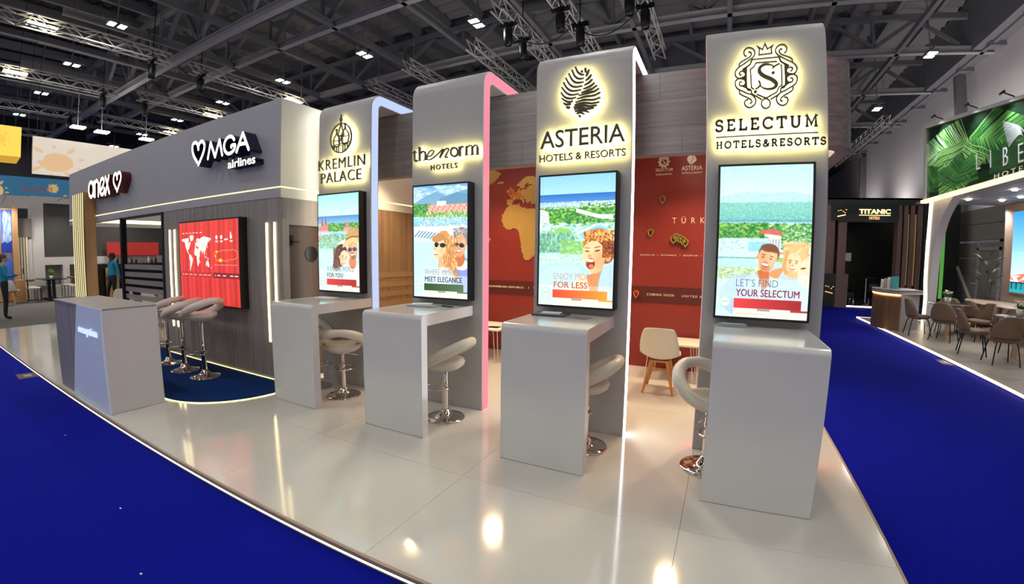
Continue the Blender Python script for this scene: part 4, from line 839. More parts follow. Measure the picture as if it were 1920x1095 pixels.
rt('TÜRKİYE', -.637, .12, 2.066, 2.172, off=-.004, sp=2.3); rt('ANTALYA  /  İSTANBUL  /  BODRUM  /  KEMER', -1.069, -.06, 1.612, 1.64, off=.0, sp=1.25)
rt('COMING SOON', -.953, -.58, 1.045, 1.078, frb, .006, sp=1.3); rt('UNITED KINGDOM', -.471, .04, 1.045, 1.075, frb, sp=1.3); rt('DOMINICAN REPUBLIC    /    VIETNAM', -3.56, -2.45, 1.058, 1.088, frb)
def pin(x, z, s_, mt, nm='map_pin', f=fR):
    m = MB(); ribbon(m, smoothc([(x, z-.055*s_), (x-.026*s_, z-.005*s_), (x-.028*s_, z+.02*s_), (x, z+.038*s_), (x+.028*s_, z+.02*s_), (x+.026*s_, z-.005*s_), (x, z-.055*s_)], 5), .012*s_, f, 0, .035)
    m.prism(arc(x, z+.01*s_, .008*s_, 0, 360, 8)[:-1], f, 0, .035); m.build(nm, mt, rw)
M_pin = mat('olive_gold_pin', '#b9a64a', .3, metal=.6); M_pino = mat('orange_pin', '#e0703c', .4)
for x, z in ((-.775, 2.40), (-.925, 1.94), (-.612, 1.845), (-.575, 1.875), (-.535, 1.865), (-.49, 1.835), (-.45, 1.80)): pin(x, z, 1.15, M_pin)
pin(-1.10, 1.062, 1.1, M_pino, f=frb); pin(-3.125, 2.60, 1.5, M_pino); pin(-3.01, 2.56, 1.3, M_pino)
# small crest and leaf logos on the wall
m = MB(); ribbon(m, arc(-.768, 2.925, .05, 0, 360, 20, .06), .02, fR, 0, .006, True)
for k in range(10): a = 2*PI*k/10; ribbon(m, arc(-.768+.066*math.cos(a), 2.925+.072*math.sin(a), .012, 0, 360, 8), .01, fR, 0, .006, True)
ribbon(m, smoothc([(-.745, 2.955), (-.77, 2.962), (-.785, 2.945), (-.768, 2.925), (-.75, 2.905), (-.77, 2.89), (-.79, 2.9)], 4), .01, fR, 0, .006)
m.build('crest_logo', M_cream, rw)
m = MB(); m.prism(smoothc([(-.395, 3.01), (-.44, 2.985), (-.458, 2.94), (-.44, 2.9), (-.405, 2.865), (-.37, 2.89), (-.335, 2.92), (-.34, 2.955), (-.36, 2.985), (-.395, 3.01)], 4)[:-1], fR, 0, .004)
m.build('leaf_logo', M_cream, rw)
m = MB(); ribbon(m, smoothc([(-.39, 3.0), (-.375, 2.95), (-.40, 2.91), (-.41, 2.87)], 5), .007, fR, .004, .006); m.build('leaf_vein', M_red, rw)

# ================================================================== bar stools
def stool(name, lb, x, y, rz, seatz, leather, grp, ringh=.3):
    t = thing(name, lb, 'stool', (0, 0, 0), 0, grp)
    m = MB(); m.lathe([(.001, .0), (.185, .0), (.19, .006), (.185, .014), (.13, .02), (.08, .04), (.05, .07), (.038, .1), (.001, .1)], seg=40); m.build('base', M_chrome, t)
    m = MB(); m.lathe([(.03, .1), (.03, .34), (.033, .345), (.033, .36), (.027, .365), (.027, seatz-.09)], seg=20); m.build('column', M_chrome, t)
    m = MB(); m.tube([(.0+.105*math.cos(a), .0+.13*math.sin(a)+.09, .30+.0*a) for a in [2*PI*k/24 for k in range(24)]], .009, 8, closed=True).bar((0, -.05, .3), (0, .0, .3), .014); m.build('footrest', M_chrome, t)
    m = MB(); m.lathe([(.001, -.1), (.06, -.1), (.14, -.075), (.185, -.045), (.2, -.015), (.19, .012), (.14, .018), (.001, .006)], c=(0, .0, seatz), seg=28, sx=1.02, sy=.95); m.build('seat', leather, t)
    # wrap-around padded backrest: a tilted ring rising to the rear (-y)
    P = []; n = 40
    for k in range(n):
        a = 2*PI*k/n; s_ = (1-math.sin(a))/2      # 0 front, 1 back
        P.append((.225*math.cos(a), .215*math.sin(a)-.045*s_, seatz-.035+ringh*.85*s_**1.25))
    m = MB(); m.tube(P, .04, 12, closed=True, radii=[.030+.015*abs(math.cos(2*PI*k/n))+.010*(1-math.sin(2*PI*k/n))/2 for k in range(n)]); m.build('backrest', leather, t)
    m = MB(); m.bar((.0, .03, seatz-.1), (.16, .1, seatz-.15), .009); m.build('lever', M_chrome, t)
    t.location = (x, y, 0); t.rotation_euler = (0, 0, rz); return t
R = math.radians
gS = 'cream bar stools at the counters'; gW = 'white stools on the navy carpet'
stool('bar_stool', 'white bar stool nearest the red screen, topmost in the row of three', -5.86, 2.90, R(100), .83, M_leather_w, gW, .25)
stool('bar_stool', 'white bar stool in the middle of the three on the navy carpet', -6.42, 2.90, R(115), .80, M_leather_w, gW, .24)
stool('bar_stool', 'white bar stool nearest the glowing wall lines at the desk', -7.02, 2.95, R(110), .79, M_leather_w, gW, .24)
stool('bar_stool', 'cream bar stool in front under the palace hotel counter', -3.755, 3.38, R(38), .59, M_leather, gS, .24)
stool('bar_stool', 'cream bar stool behind the other under the palace hotel counter', -4.29, 3.42, R(-80), .66, M_leather, gS, .24)
stool('bar_stool', 'cream bar stool at the counter beside the pink strip', -2.372, 3.395, R(95), .575, M_leather, gS, .28)
stool('bar_stool', 'cream bar stool half hidden at the laughing boy counter', -.965, 3.40, R(95), .565, M_leather, gS, .27)
stool('bar_stool', 'cream bar stool left of the nearest counter', -.005, 3.41, R(-143), .57, M_leather, gS, .28)

# ================================================================== shell chairs and hairpin tables inside
def shell_chair(name, lb, x, y, rz, grp=None):
    t = thing(name, lb, 'chair', (0, 0, 0), 0, grp)
    def S(u, v):   # u -1..1 across, v 0 front .. 1 top of back
        if v < .5: q = v/.5; y_ = .22-.40*q; z = .43-.035*math.sin(q*PI)+.03*u*u+.02*q*0; w = .225
        else: q = (v-.5)/.5; y_ = -.18-.11*q-.02*math.sin(q*PI); z = .43+.37*q+.02*0; w = .225-.055*q**2; y_ += .06*u*u*(1-q*.5)
        return Vector((w*u*(1-.10*(abs(2*v-1)**8)), y_, z+(.05*u*u*(1-abs(2*v-1)) if True else 0)-(.012*u*u if v > .97 else 0)))
    m = MB(); nu, nv = 12, 22; vs = []
    for lay in (0, .012):
        for j in range(nv+1):
            for i in range(nu+1):
                p = S(-1+2*i/nu, j/nv); vs.append(p+(Vector((0, 0, -lay)) if j < nv/2 else Vector((0, -lay, 0))))
    N = (nu+1)*(nv+1); fs = []
    for j in range(nv):
        for i in range(nu): a = j*(nu+1)+i; fs.append((a, a+1, a+nu+2, a+nu+1)); fs.append((N+a, N+a+nu+1, N+a+nu+2, N+a+1))
    for j in range(nv): a = j*(nu+1); fs.append((a, a+nu+1, N+a+nu+1, N+a)); a += nu; fs.append((a, N+a, N+a+nu+1, a+nu+1))
    for i in range(nu): fs.append((i, N+i, N+i+1, i+1)); a = nv*(nu+1)+i; fs.append((a, a+1, N+a+1, N+a))
    m.add(vs, fs, 0, True); m.build('shell', M_shell, t)
    m = MB(); m.box(-.11, .11, -.11, .11, .365, .385); m.build('seat_mount', M_beech, t)
    for sx in (-1, 1):
        for sy in (-1, 1):
            m = MB(); m.tube([(sx*.09, sy*.09, .38), (sx*.125, sy*.135, .22), (sx*.172, sy*.188, 0)], .02, 8, radii=[.024, .022, .014]); m.build('leg', M_beech, t)
    m = MB(); m.bar((-.13, -.13, .25), (.13, .13, .25), .014).bar((.13, -.13, .25), (-.13, .13, .25), .014); m.build('brace', M_beech, t)
    t.location = (x, y, 0); t.rotation_euler = (0, 0, rz); return t
def hairpin_table(lb, x0, x1, y0, y1, h=.49):
    t = thing('hairpin_table', lb, 'table', ((x0+x1)/2, (y0+y1)/2, 0))
    MB().box(x0, x1, y0, y1, h-.025, h).build('table_top', M_steelw, t, bevel=.006)
    for x, sx in ((x0+.04, 1), (x1-.04, -1)):
        for y, sy in ((y0+.04, 1), (y1-.04, -1)):
            m = MB(); m.tube([(x, y, h-.025), (x-sx*.03, y-sy*.03, .02), (x-sx*.025, y-sy*.025, .006), (x+sx*.02, y-sy*.03, .02), (x+sx*.07, y, h-.025)], .006, 6); m.build('leg', M_steelw, t)
    return t
shell_chair('shell_chair', 'cream shell chair with wooden legs between the two rightmost arches', -.60, 5.29, R(0))
hairpin_table('low white table with hairpin legs right of the cream shell chair', -.85, -.18, 5.72, 6.28)
hairpin_table('low white table with hairpin legs behind the pink lit arch', -3.65, -2.93, 5.55, 6.25)
shell_chair('shell_chair', 'shell chair whose wooden leg shows behind the pink strip', -3.35, 5.12, R(0))
t = tag(MB().box(-3.2, -3.02, 5.68, 5.8, .491, .497).build('leaflet', M_blackm, None, loc=(-3.1, 5.7, .49)), 'dark leaflet on the low white table behind the pink arch', 'leaflet')
shell_chair('shell_chair', 'cream shell chair seen over the counter between the two leftmost arches', -4.25, 5.05, R(60))

# ================================================================== papers on the counters
M_paper = mat('white_paper', '#e9e9e6', .6); M_print = mat('dark_print', '#2f3a48', .4); M_grey = mat('grey_print', '#8f9598', .4)
def flatbox(name, lb, cat, x, y, w, d, h, rz, mt, z=1.0805):
    m = MB(); m.box(-w/2, w/2, -d/2, d/2, 0, h); o = m.build(name, mt, None); o.location = (x, y, z); o.rotation_euler = (0, 0, rz); return tag(o, lb, cat)
flatbox('magazine', 'dark magazine under the leaflets on the second counter', 'magazine', -2.66, 3.47, .30, .21, .012, .1, M_grey)
flatbox('leaflet', 'white folded leaflet atop the magazine on the second counter', 'leaflet', -2.72, 3.5, .2, .13, .006, .5, M_paper, 1.093)
t = thing('tent_leaflet', 'small white standing leaflet before the screen of the second counter', 'leaflet', (-2.55, 3.5, 1.093)); t.rotation_euler = (0, 0, .3)
m = MB(); m.add([(-.07, -.03, 0), (.07, -.03, 0), (.05, 0, .05), (-.05, 0, .05), (-.07, .03, 0), (.07, .03, 0)], [(0, 1, 2, 3), (3, 2, 5, 4)]); m.build('sheet', M_paper, t)
flatbox('pen', 'black pen beside the magazine on the second counter', 'pen', -2.42, 3.5, .15, .012, .01, -.2, M_black)
flatbox('magazine', 'navy magazine at the screen foot on the third counter', 'magazine', -1.33, 3.50, .29, .2, .014, .05, M_print)
flatbox('leaflet', 'pale leaflet lying on the navy magazine, third counter', 'leaflet', -1.32, 3.49, .17, .11, .01, .1, mat('pale_cover', '#c3d2dc', .4), 1.095)
flatbox('picture_card', 'grey photo card on the third counter beside the magazine', 'card', -1.10, 3.45, .27, .13, .003, -.08, mat('card_photo', '#8f8f90', .3, grain=(30, 30, 30), gcol='#4c4f55'))
flatbox('leaflet', 'thin white leaflet lying under the palace hotel screen', 'leaflet', -4.12, 3.5, .24, .14, .006, .1, M_paper)
flatbox('wallet_holder', 'grey leaflet tray at the corner of the nearest counter', 'tray', .115, 3.60, .21, .10, .02, .0, M_grey)
flatbox('leaflet', 'slim pale leaflet in the tray on the nearest counter', 'leaflet', .12, 3.595, .17, .03, .004, 0, mat('pale_cover', '#c3d2dc', .4), 1.102)
t = thing('tent_card', 'small tent card with orange border on the leftmost counter', 'card', (-3.89, 3.5, 1.081)); t.rotation_euler = (0, 0, .12)
m = MB(); m.prism([(-.06, 0), (.06, 0), (.006, .2), (-.006, .2)], frameX(0), -.075, .075); m.build('card_body', M_paper, t)
def slant(x, y, n): q = y/.209; return (x, -.06+.054*q-n, .2*q)
m = MB(); ribbon(m, [(-.065, .02), (.065, .02), (.065, .195), (-.065, .195)], .008, slant, .002, .004, True); m.build('border', mat('orange_print', '#d9603a', .5), t)
m = MB(); ribbon(m, [(-.03, .175), (.03, .175)], .006, slant, .002, .004); ribbon(m, [(-.04, .045), (.04, .045)], .006, slant, .002, .004); m.build('print', M_grey, t)

# ================================================================== floor stickers on the aisle
for lb, P, n0 in (('brown floor sticker on the blue carpet left of the reception desk', [(-8.32, 1.27), (-7.95, 1.25), (-7.93, 1.5), (-8.25, 1.53)], 'L'), ('small dark floor sticker by the lit edge of the right hand stand', [(3.74, 8.6), (3.92, 8.58), (3.93, 9.0), (3.76, 8.99)], 'R')):
    m = MB(); m.prism(P, flat, ZC+.0005, ZC+.003); o = m.build('floor_sticker', mat('brown_sticker', '#5f4444', .6), None, loc=(P[0][0], P[0][1], ZC)); tag(o, lb, 'sticker')
    cx = sum(p[0] for p in P)/4; cy = sum(p[1] for p in P)/4
    m = MB(); m.box(cx-.07, cx+.05, cy-.05, cy+.05, ZC+.003, ZC+.004); q = m.build('print', M_grey, o); 
for k, (x, y) in enumerate([(-3.3, .95), (-2.5, .75), (-5.1, 1.1)]):
    o = MB().box(-.008, .008, -.005, .005, 0, .002).build('paper_scrap', M_paper, None); o.location = (x, y, ZC+.001); tag(o, ['tiny white scrap on the blue carpet, middle one', 'tiny white scrap on the blue carpet, nearest the viewer', 'tiny white scrap on the blue carpet near the desk'][k], 'scrap')

# ================================================================== right hand stand (palm banner)
LX = 3.94
ls = thing('tile_platform', 'grey tiled platform with lit edge of the right hand stand', 'platform', (6, 10, 0), kind='structure')
M_stone = mat('grey_stone_tile', '#a79d93', .35, grain=(2, 2, 2), gcol='#9a9087'); M_plk = mat('brown_floor_plank', '#a3846a', .45, grain=(1, 12, 12), gcol='#8c6c55')
MB().box(LX, 8.4, 4, 14.68, ZC, -.012).build('platform_base', M_dark, ls)
for i in range(3):
    for j in range(9):
        x0 = LX+.01+i*.78 if i else LX+.01; x1 = LX+.01+(i+1)*.78; y0 = 4+j*1.19
        MB().box(x0+.003, x1-.003, y0+.003, y0+1.187, -.012, 0).build('floor_tile', M_stone if i < 1 or j % 3 else M_stone, ls)
for k in range(8): MB().box(6.29+k*.26, 6.29+k*.26+.257, 4, 14.68, -.012, 0).build('floor_plank', M_plk, ls)
m = MB(); m.box(LX-.012, LX+.012, 4, 14.7, -.03, .001).box(LX, 8.4, 14.68, 14.71, -.03, .001); m.build('light_edge', emis('edge_warm', '#ffe8cc', 3.2), ls)
# banner with palm leaves
bn = thing('palm_banner', 'large palm leaf banner with silver frame above the right hand stand', 'banner', (5.25, 11, 3.2))
def bz(y): return 4.57+(5.2-4.57)*(y-9.27)/(13.75-9.27)
fB = lambda u, v, n: (5.25-n, 13.75-u, 3.24+v*((bz(13.75-u)-3.24)/1.0))
m = MB(); 
for (a, b, c, d) in ((0, 0.12, 0, 1), (7.7, 7.9, 0, 1)): m.prism([(a, c), (b, c), (b, d), (a, d)], fB, -.12, .08)
m.prism([(0, .955), (7.9, .955), (7.9, 1.0), (0, 1.0)], fB, -.12, .09); m.build('frame', mat('silver_frame', '#b9b6b4', .4, metal=.3), bn)
m = MB(); m.prism([(.12, 0), (7.7, 0), (7.7, .955), (.12, .955)], fB, -.1, .03); m.build('backing', M_dark, bn)
me = bpy.data.meshes.new('palm_print'); NN = 8; vs = []; fs = []; uvs = []
for i in range(NN+1):
    u_ = .12+(7.58)*i/NN
    for v_ in (0.0, .955): p = fB(u_, v_, .032); vs.append((p[0]-5.25, p[1]-11, p[2]-3.2)); uvs.append((i/NN, v_/.955))
for i in range(NN): fs.append((2*i, 2*i+2, 2*i+3, 2*i+1))
me.from_pydata(vs, [], fs); ul = me.uv_layers.new(name='UVMap')
for lp in me.loops: ul.data[lp.index].uv = uvs[lp.vertex_index]
M_palm = imgmat('palm_picture', picture_palm(), lit=True, rough=.3); M_palm.node_tree.nodes['Principled BSDF'].inputs['Coat Weight'].default_value = .3
me.materials.append(M_palm); o = bpy.data.objects.new('palm_print', me); COL.objects.link(o); o.parent = bn
fL = lambda x, y, n: (5.25-.034-n, 13.75-x, y)
M_silver = mat('silver_print', '#c9cdd2', .35)
for ch, y, z in (('L', 10.95, 3.56), ('I', 10.45, 3.51), ('B', 9.9, 3.46), ('E', 9.38, 3.42), ('R', 8.9, 3.38), ('T', 8.4, 3.35), ('Y', 7.9, 3.33)):
    w = .035 if ch == 'I' else .17; text(ch, fL, 13.75-y-w/2, 13.75-y+w/2, z, z+.34, 0, .01, [M_silver], bn, offset=-.01)
text('HOTELS', fL, 13.75-10.3, 13.75-8.9, 3.27, 3.36, 0, .01, [M_silver], bn, offset=-.01, sp=1.5)
m = MB()
for k in range(16):
    t_ = k/15
    for sg in (-1, 1):
        cx_ = 13.75-9.2
        ribbon(m, smoothc([(cx_, 3.84-.04*t_), (cx_+sg*.22, 3.95+.12*(1-t_)-.03*t_), (cx_+sg*(.78-.2*t_), 3.78+.52*(1-t_)**1.1)], 5), .009, fL, 0, .008)
m.build('feather_emblem', M_silver, bn)
for y in (12.6, 10.9, 9.5):
    m = MB(); z = bz(y); m.bar((5.2, y, z+.02), (4.98, y, z+.1), .02).bar((5.0, y-.03, z+.11), (4.92, y-.03, z+.05), .07, .04); m.build('banner_lamp', M_blackm, bn)
    l = bpy.data.lights.new('banner_lamp', 'SPOT'); l.energy = 55; l.color = (.95, 1, 1); l.spot_size = 1.9; l.spot_blend = .8; l.shadow_soft_size = .08
    o = bpy.data.objects.new('banner_spot', l); COL.objects.link(o); o.location = (4.88, y, z+.03); d = Vector((5.25, y, z-.9))-o.location; o.rotation_euler = d.to_track_quat('-Z', 'Y').to_euler()
MB().box(5.1, 5.24, 5.86, 13.72, 3.16, 3.235).build('light_edge', emis('edge_amber', '#ffe0a0', 1.5), bn)
# soffit and its downlights
sf_ = thing('slatted_soffit', 'pale slatted soffit with downlights under the palm banner', 'soffit', (6.6, 10, 3.2))
for k in range(14): MB().box(5.3+k*.235, 5.3+k*.235+.22, 5.9, 14.6, 3.24, 3.27).build('slat', mat('pale_soffit', '#9c958f', .6), sf_)
for x, y in ((6.07, 13.24), (6.91, 13.27), (6.97, 12.54), (5.75, 13.8), (6.2, 11.4), (7.2, 11), (6.2, 9.6), (7.2, 9)):
    m = MB(); m.lathe([(.001, 0), (.05, 0), (.06, .01), (.06, .03)], (x, y, 3.21)); m.build('downlight', emis('downlight_lens', '#fff0d8', 45), sf_)
for x, y in ((6.07, 13.24), (6.2, 11.4), (6.2, 9.6), (7.3, 14.4)):
    l = bpy.data.lights.new('downlight_beam', 'SPOT'); l.energy = 60; l.color = (1, .95, .9); l.spot_size = 2.6; l.spot_blend = .8; l.shadow_soft_size = .05
    o = bpy.data.objects.new('downlight_beam', l); COL.objects.link(o); o.location = (x, y, 3.19)
# curved arch leg with light strip
al = thing('curved_arch', 'tall white curved arch leg with warm light strip', 'arch', (5.3, 13.3, 0))
so = smoothc([(13.62, 3.24), (13.74, 2.06), (13.75, 1.2), (13.67, .66), (13.70, 0)], 8); si = smoothc([(12.2, 3.24), (12.9, 2.7), (13.3, 1.9), (13.40, .9), (13.42, 0)], 8)
m = MB(); N_ = len(so)
vs = [(5.3, a, b) for a, b in so]+[(5.3, a, b) for a, b in si]+[(5.5, a, b) for a, b in so]+[(5.5, a, b) for a, b in si]
fs = [(i, i+1, N_+i+1, N_+i) for i in range(N_-1)]+[(2*N_+i, 3*N_+i, 3*N_+i+1, 2*N_+i+1) for i in range(N_-1)]+[(i, 2*N_+i, 2*N_+i+1, i+1) for i in range(N_-1)]+[(N_+i, N_+i+1, 3*N_+i+1, 3*N_+i) for i in range(N_-1)]
m.add(vs, fs); m.build('arch_leg', mat('white_arch', '#b9b4b8', .4), al)
m = MB(); ribbon(m, [(a-.1, b) for a, b in so], .16, lambda u, v, n: (5.3-n, u, v), 0, .02); m.build('light_strip', emis('edge_warm2', '#ffe6bc', 3.0), al)
# walls at the back of that stand
bw = thing('beige_wall', 'beige partition wall carrying the sea view screen', 'wall', (7.6, 11, 0))
MB().box(7.6, 7.8, 6, 14.4, 0, 3.24).build('wall_board', mat('beige_wall_paint', '#a38f80', .6), bw)
sc_ = thing('sea_screen', 'wall screen with blue sky over a red roofed seafront', 'screen', (7.6, 12.5, 2))
fS = lambda u, v, n: (7.6-n, 13.9-u, v)
m = MB(); m.prism([(-.04, .92), (3.2, .92), (3.2, 3.05), (-.04, 3.05)], fS, 0, .05); m.build('frame', M_oak, sc_)
quad_uv('display', fS, 0, 3.16, .96, 3.01, .052, imgmat('sea_picture', picture_sea(), 1.0), sc_)
gw = thing('container_wall', 'grey ribbed metal wall with closed door behind the tables', 'wall', (8.6, 17, 0))
M_cont = mat('grey_container', '#8f8a84', .7, grain=(1, 1, 8), gcol='#87827c')
for z0, z1 in ((2.99, 3.5), (2.45, 2.97), (1.85, 2.37), (1.2, 1.84), (.6, 1.19), (0, .59)): MB().box(8.6, 8.75, 14.4, 21, z0, z1-.01).build('wall_panel', M_cont, gw)
m = MB(); m.box(8.56, 8.6, 16.4, 16.5, 0, 2.2).box(8.56, 8.6, 17.8, 17.9, 0, 2.4).box(8.56, 8.6, 16.4, 17.9, 2.1, 2.2); m.build('door_frame', M_steel_l, gw)
tag(MB().bar((8.3, 19.2, 2.0), (7.6, 15.6, .05), .09, .05).build('leaning_bar', mat('pale_bar', '#8d8578', .5), None, loc=(8, 17, 1)), 'pale slanted bar leaning before the grey metal wall', 'bar')
# information counter
ct = thing('info_counter', 'curved fluted wood counter with glowing underside on the tiled stand', 'counter', (4.2, 12.6, 0))
front = [(3.98, 13.45), (3.86, 12.95), (3.92, 12.4), (4.18, 12.05)]; fp = smoothc(front, 6); back = [(4.75, 12.5), (4.75, 13.45)]
m = MB(); m.prism(fp+back, flat, .0, .86); m.build('counter_body', mat('counter_side', '#a39a98', .5), ct)
for a, b in zip(smoothc(front, 12), smoothc(front, 12)[1:]):
    d = (Vector(b)-Vector(a)); q = Vector(a)+d*.5; nn = Vector((-d.y, d.x)).normalized(); nn = -nn if nn.x > 0 else nn; q = q+nn*.012
    MB().bar((q.x, q.y, .0), (q.x, q.y, .80), .03, .028).build('flute', M_oak if False else mat('fluted_wood', '#7a5a44', .45, grain=(9, 9, .6), gcol='#8f6c52'), ct)
m = MB(); m.prism([(a-.05, b) for a, b in fp]+[(4.8, 12.42), (4.8, 13.5)], flat, .86, .95); m.build('counter_top', mat('counter_top_grey', '#9d938e', .4), ct, bevel=.01)
m = MB(); ribbon(m, [(a-.03, b) for a, b in fp], .02, flat, .835, .858); m.build('light_strip', emis('amber_glow', '#ffb45a', 9), ct)
for k in range(4):
    o = MB().box(-.1, .1, -.015, .015, 0, .22+.03*k).build('brochure_rack', [M_paper, mat('beige_cover', '#b3a08e', .5), M_paper, mat('teal_cover', '#3f8a94', .5)][k], None); o.location = (4.12+.05*k, 13.1-.09*k, .951); o.rotation_euler = (0, 0, .3)
    tag(o, ['white brochure standing rearmost on the fluted counter', 'beige brochure standing second on the fluted counter', 'white brochure standing third on the fluted counter', 'teal covered brochure standing foremost on the fluted counter'][k], 'brochure', 'brochures on the fluted counter')
o = MB().box(-.16, .16, -.1, .1, 0, .02).build('paper_pile', M_paper, None); o.location = (4.45, 12.5, .951); tag(o, 'flat pile of white papers at the counter end', 'papers')

# dining chairs of that stand
M_tan = mat('taupe_upholstery', '#77604f', .7, grain=(30, 30, 30), gcol='#6c5646')
def lounge(t):
    m = MB(); nu, nv = 14, 14; vs = []
    for lay in (0, .035):
        for j in range(nv+1):
            v = j/nv
            for i in range(nu+1):
                u = -1+2*i/nu; zz = .47+.36*v; wrap = (1-.35*v**3); x = .25*math.sin(u*1.35)*wrap/math.sin(1.35)*1.02; y = -.26-.05*v+.20*(1-math.cos(u*1.35))*(1-.3*v)
                k = 1-.12*abs(u)**4*v*2; z = .45+(.36*v)*k
                vs.append((x*(1-lay*1.2), y+lay, z))
    N = (nu+1)*(nv+1); fs = []
    for j in range(nv):
        for i in range(nu): a = j*(nu+1)+i; fs.append((a, a+1, a+nu+2, a+nu+1)); fs.append((N+a, N+a+nu+1, N+a+nu+2, N+a+1))
    for j in range(nv): a = j*(nu+1); fs.append((a, a+nu+1, N+a+nu+1, N+a)); a += nu; fs.append((a, N+a, N+a+nu+1, a+nu+1))
    for i in range(nu): fs.append((i, N+i, N+i+1, i+1)); a = nv*(nu+1)+i; fs.append((a, a+1, N+a+1, N+a))
    m.add(vs, fs, 0, True); m.build('backrest', M_tan, t)
    m = MB(); m.lathe([(.001, -.05), (.2, -.045), (.25, -.01), (.25, .02), (.2, .04), (.001, .045)], (0, 0, .42), 22, sy=.96); m.build('seat', M_tan, t)
    for sx in (-1, 1):
        for sy in (-1, 1): m = MB(); m.tube([(sx*.16, sy*.15, .38), (sx*.18, sy*.18, .3), (sx*.22, sy*.23, 0)], .011, 6); m.build('leg', M_blackm, t)
proto = thing('dining_chair', '', 'chair'); lounge(proto)
chs = [(4.42, 11.62, R(-95), 'taupe dining chair nearest the fluted counter, seen from its side'), (4.72, 10.98, R(-43), 'taupe dining chair with its back to the viewer at the first dark table'),
       (5.55, 11.25, R(100), 'taupe dining chair right of the first dark table, seat towards it'), (5.25, 12.05, R(170), 'taupe dining chair on the far side of the first dark table'),
       (5.75, 12.55, R(-80), 'taupe chair at the long pale table, the left one of a pair'), (5.86, 11.95, R(-85), 'taupe chair at the long pale table, the right one of a pair'),
       (4.62, 9.55, R(-110), 'taupe dining chair in side view left of the nearest potted table'), (4.72, 8.72, R(-5), 'nearest taupe dining chair, its rounded back cut by the picture edge'),
       (5.55, 9.9, R(150), 'taupe dining chair beyond the nearest potted table'), (7.15, 12.2, R(90), 'taupe chair beyond the long pale table under the screen')]
for i, (x, y, r, lb) in enumerate(chs):
    c = proto if i == 0 else copy_tree(proto); c.location = (x, y, 0); c.rotation_euler = (0, 0, r); tag(c, lb, 'chair', 'taupe dining chairs of the tiled stand')
def ped_table(lb, x, y, r, topm, footm, h=.75, sy=1):
    t = thing('pedestal_table', lb, 'table', (x, y, 0))
    m = MB(); m.lathe([(.001, -.022), (r-.01, -.022), (r, -.012), (r, -.004), (r-.006, 0), (.001, 0)], (x, y, h), 40, sy=sy); m.build('table_top', topm, t)
    m = MB(); m.lathe([(.17, 0), (.17, .012), (.06, .02), (.05, .05), (.05, h-.022)], (x, y, 0), 24); m.build('pedestal', footm, t)
    return t
M_tdark = mat('dark_table_top', '#3c4247', .15, coat=.5); M_ped = mat('pale_wood_foot', '#b39a7c', .5); M_ttop = mat('pale_table_top', '#b8a08e', .3)
ped_table('round dark topped table beside the fluted counter', 4.98, 11.45, .42, M_tdark, M_ped)
ped_table('round dark topped table with flower pot at the picture edge', 5.2, 9.2, .42, M_tdark, M_ped)
t = thing('long_table', 'long pale oval table behind the taupe chairs', 'table', (6.45, 11.9, 0))
m = MB(); m.lathe([(.001, -.03), (.52, -.03), (.55, -.015), (.54, 0), (.001, 0)], (6.45, 11.9, .75), 44, sy=3.1); m.build('table_top', M_ttop, t)
for y in (12.9, 11.9, 10.9):
    for dx in (-.3, .3): MB().bar((6.45+dx*.4, y, .72), (6.45+dx, y, 0), .06).build('leg', M_ped, t)
def pot(lb, x, y, z, flower=True):
    t = thing('flower_pot', lb, 'plant', (x, y, z)); m = MB(); m.lathe([(.001, 0), (.055, 0), (.07, .13), (.062, .13), (.055, .1), (.001, .1)], (x, y, z), 20); m.build('pot', M_shell, t)
    m = MB()
    for k in range(46):
        a = RNG.uniform(0, 2*PI); l = RNG.uniform(.05, .13); h = RNG.uniform(.1, .24); cx = x+math.cos(a)*l*.8; cy = y+math.sin(a)*l*.8
        m.add([(x, y, z+.1), (cx+.012, cy, z+h*.8), (x+math.cos(a)*l, y+math.sin(a)*l, z+h), (cx-.012, cy, z+h*.8+.004)], [(0, 1, 2, 3)])
    o = m.build('leaves', mat('dark_leaf', '#3c5a30', .5), t, fixn=False); o['kind'] = 'stuff'
    if flower:
        m = MB()
        for k in range(20): a = RNG.uniform(0, 2*PI); l = RNG.uniform(0, .12); m.ell((x+math.cos(a)*l, y+math.sin(a)*l, z+.22+RNG.uniform(-.03, .06)), (.022, .022, .015), 7, 4)
        o = m.build('blossoms', mat('cream_blossom', '#c9c3a8', .6), t); o['kind'] = 'stuff'
pot('white potted cream flowers on the first dark table', 5.0, 11.6, .751); pot('white potted cream flowers on the nearest dark table', 5.28, 9.3, .751)
for x, y, lb in ((4.8, 11.3, 'white menu card on the first dark table'), (5.0, 9.35, 'white menu card on the nearest dark table'), (6.6, 11.1, 'white leaflet on the long pale table')): flatbox('menu_card', lb, 'card', x, y, .21, .15, .003, .4, M_paper, .7515)
tp = thing('tall_plant', 'tall slender leafed plant in front of the grey metal wall', 'plant', (7.0, 14.0, 0))
m = MB(); m.lathe([(.001, 0), (.16, 0), (.2, .4), (.17, .4), (.001, .36)], (7.0, 14.0, 0), 20); m.build('pot', M_dark, tp)
m = MB()
for k in range(6): a = k*1.1; m.tube([(7, 14, .35), (7+.08*math.cos(a), 14+.08*math.sin(a), .8), (7+.3*math.cos(a)*(.4+k*.1), 14+.3*math.sin(a), 1.2+.12*k)], .012, 5)
m.build('stem', mat('stem_brown', '#4f4030', .6), tp)
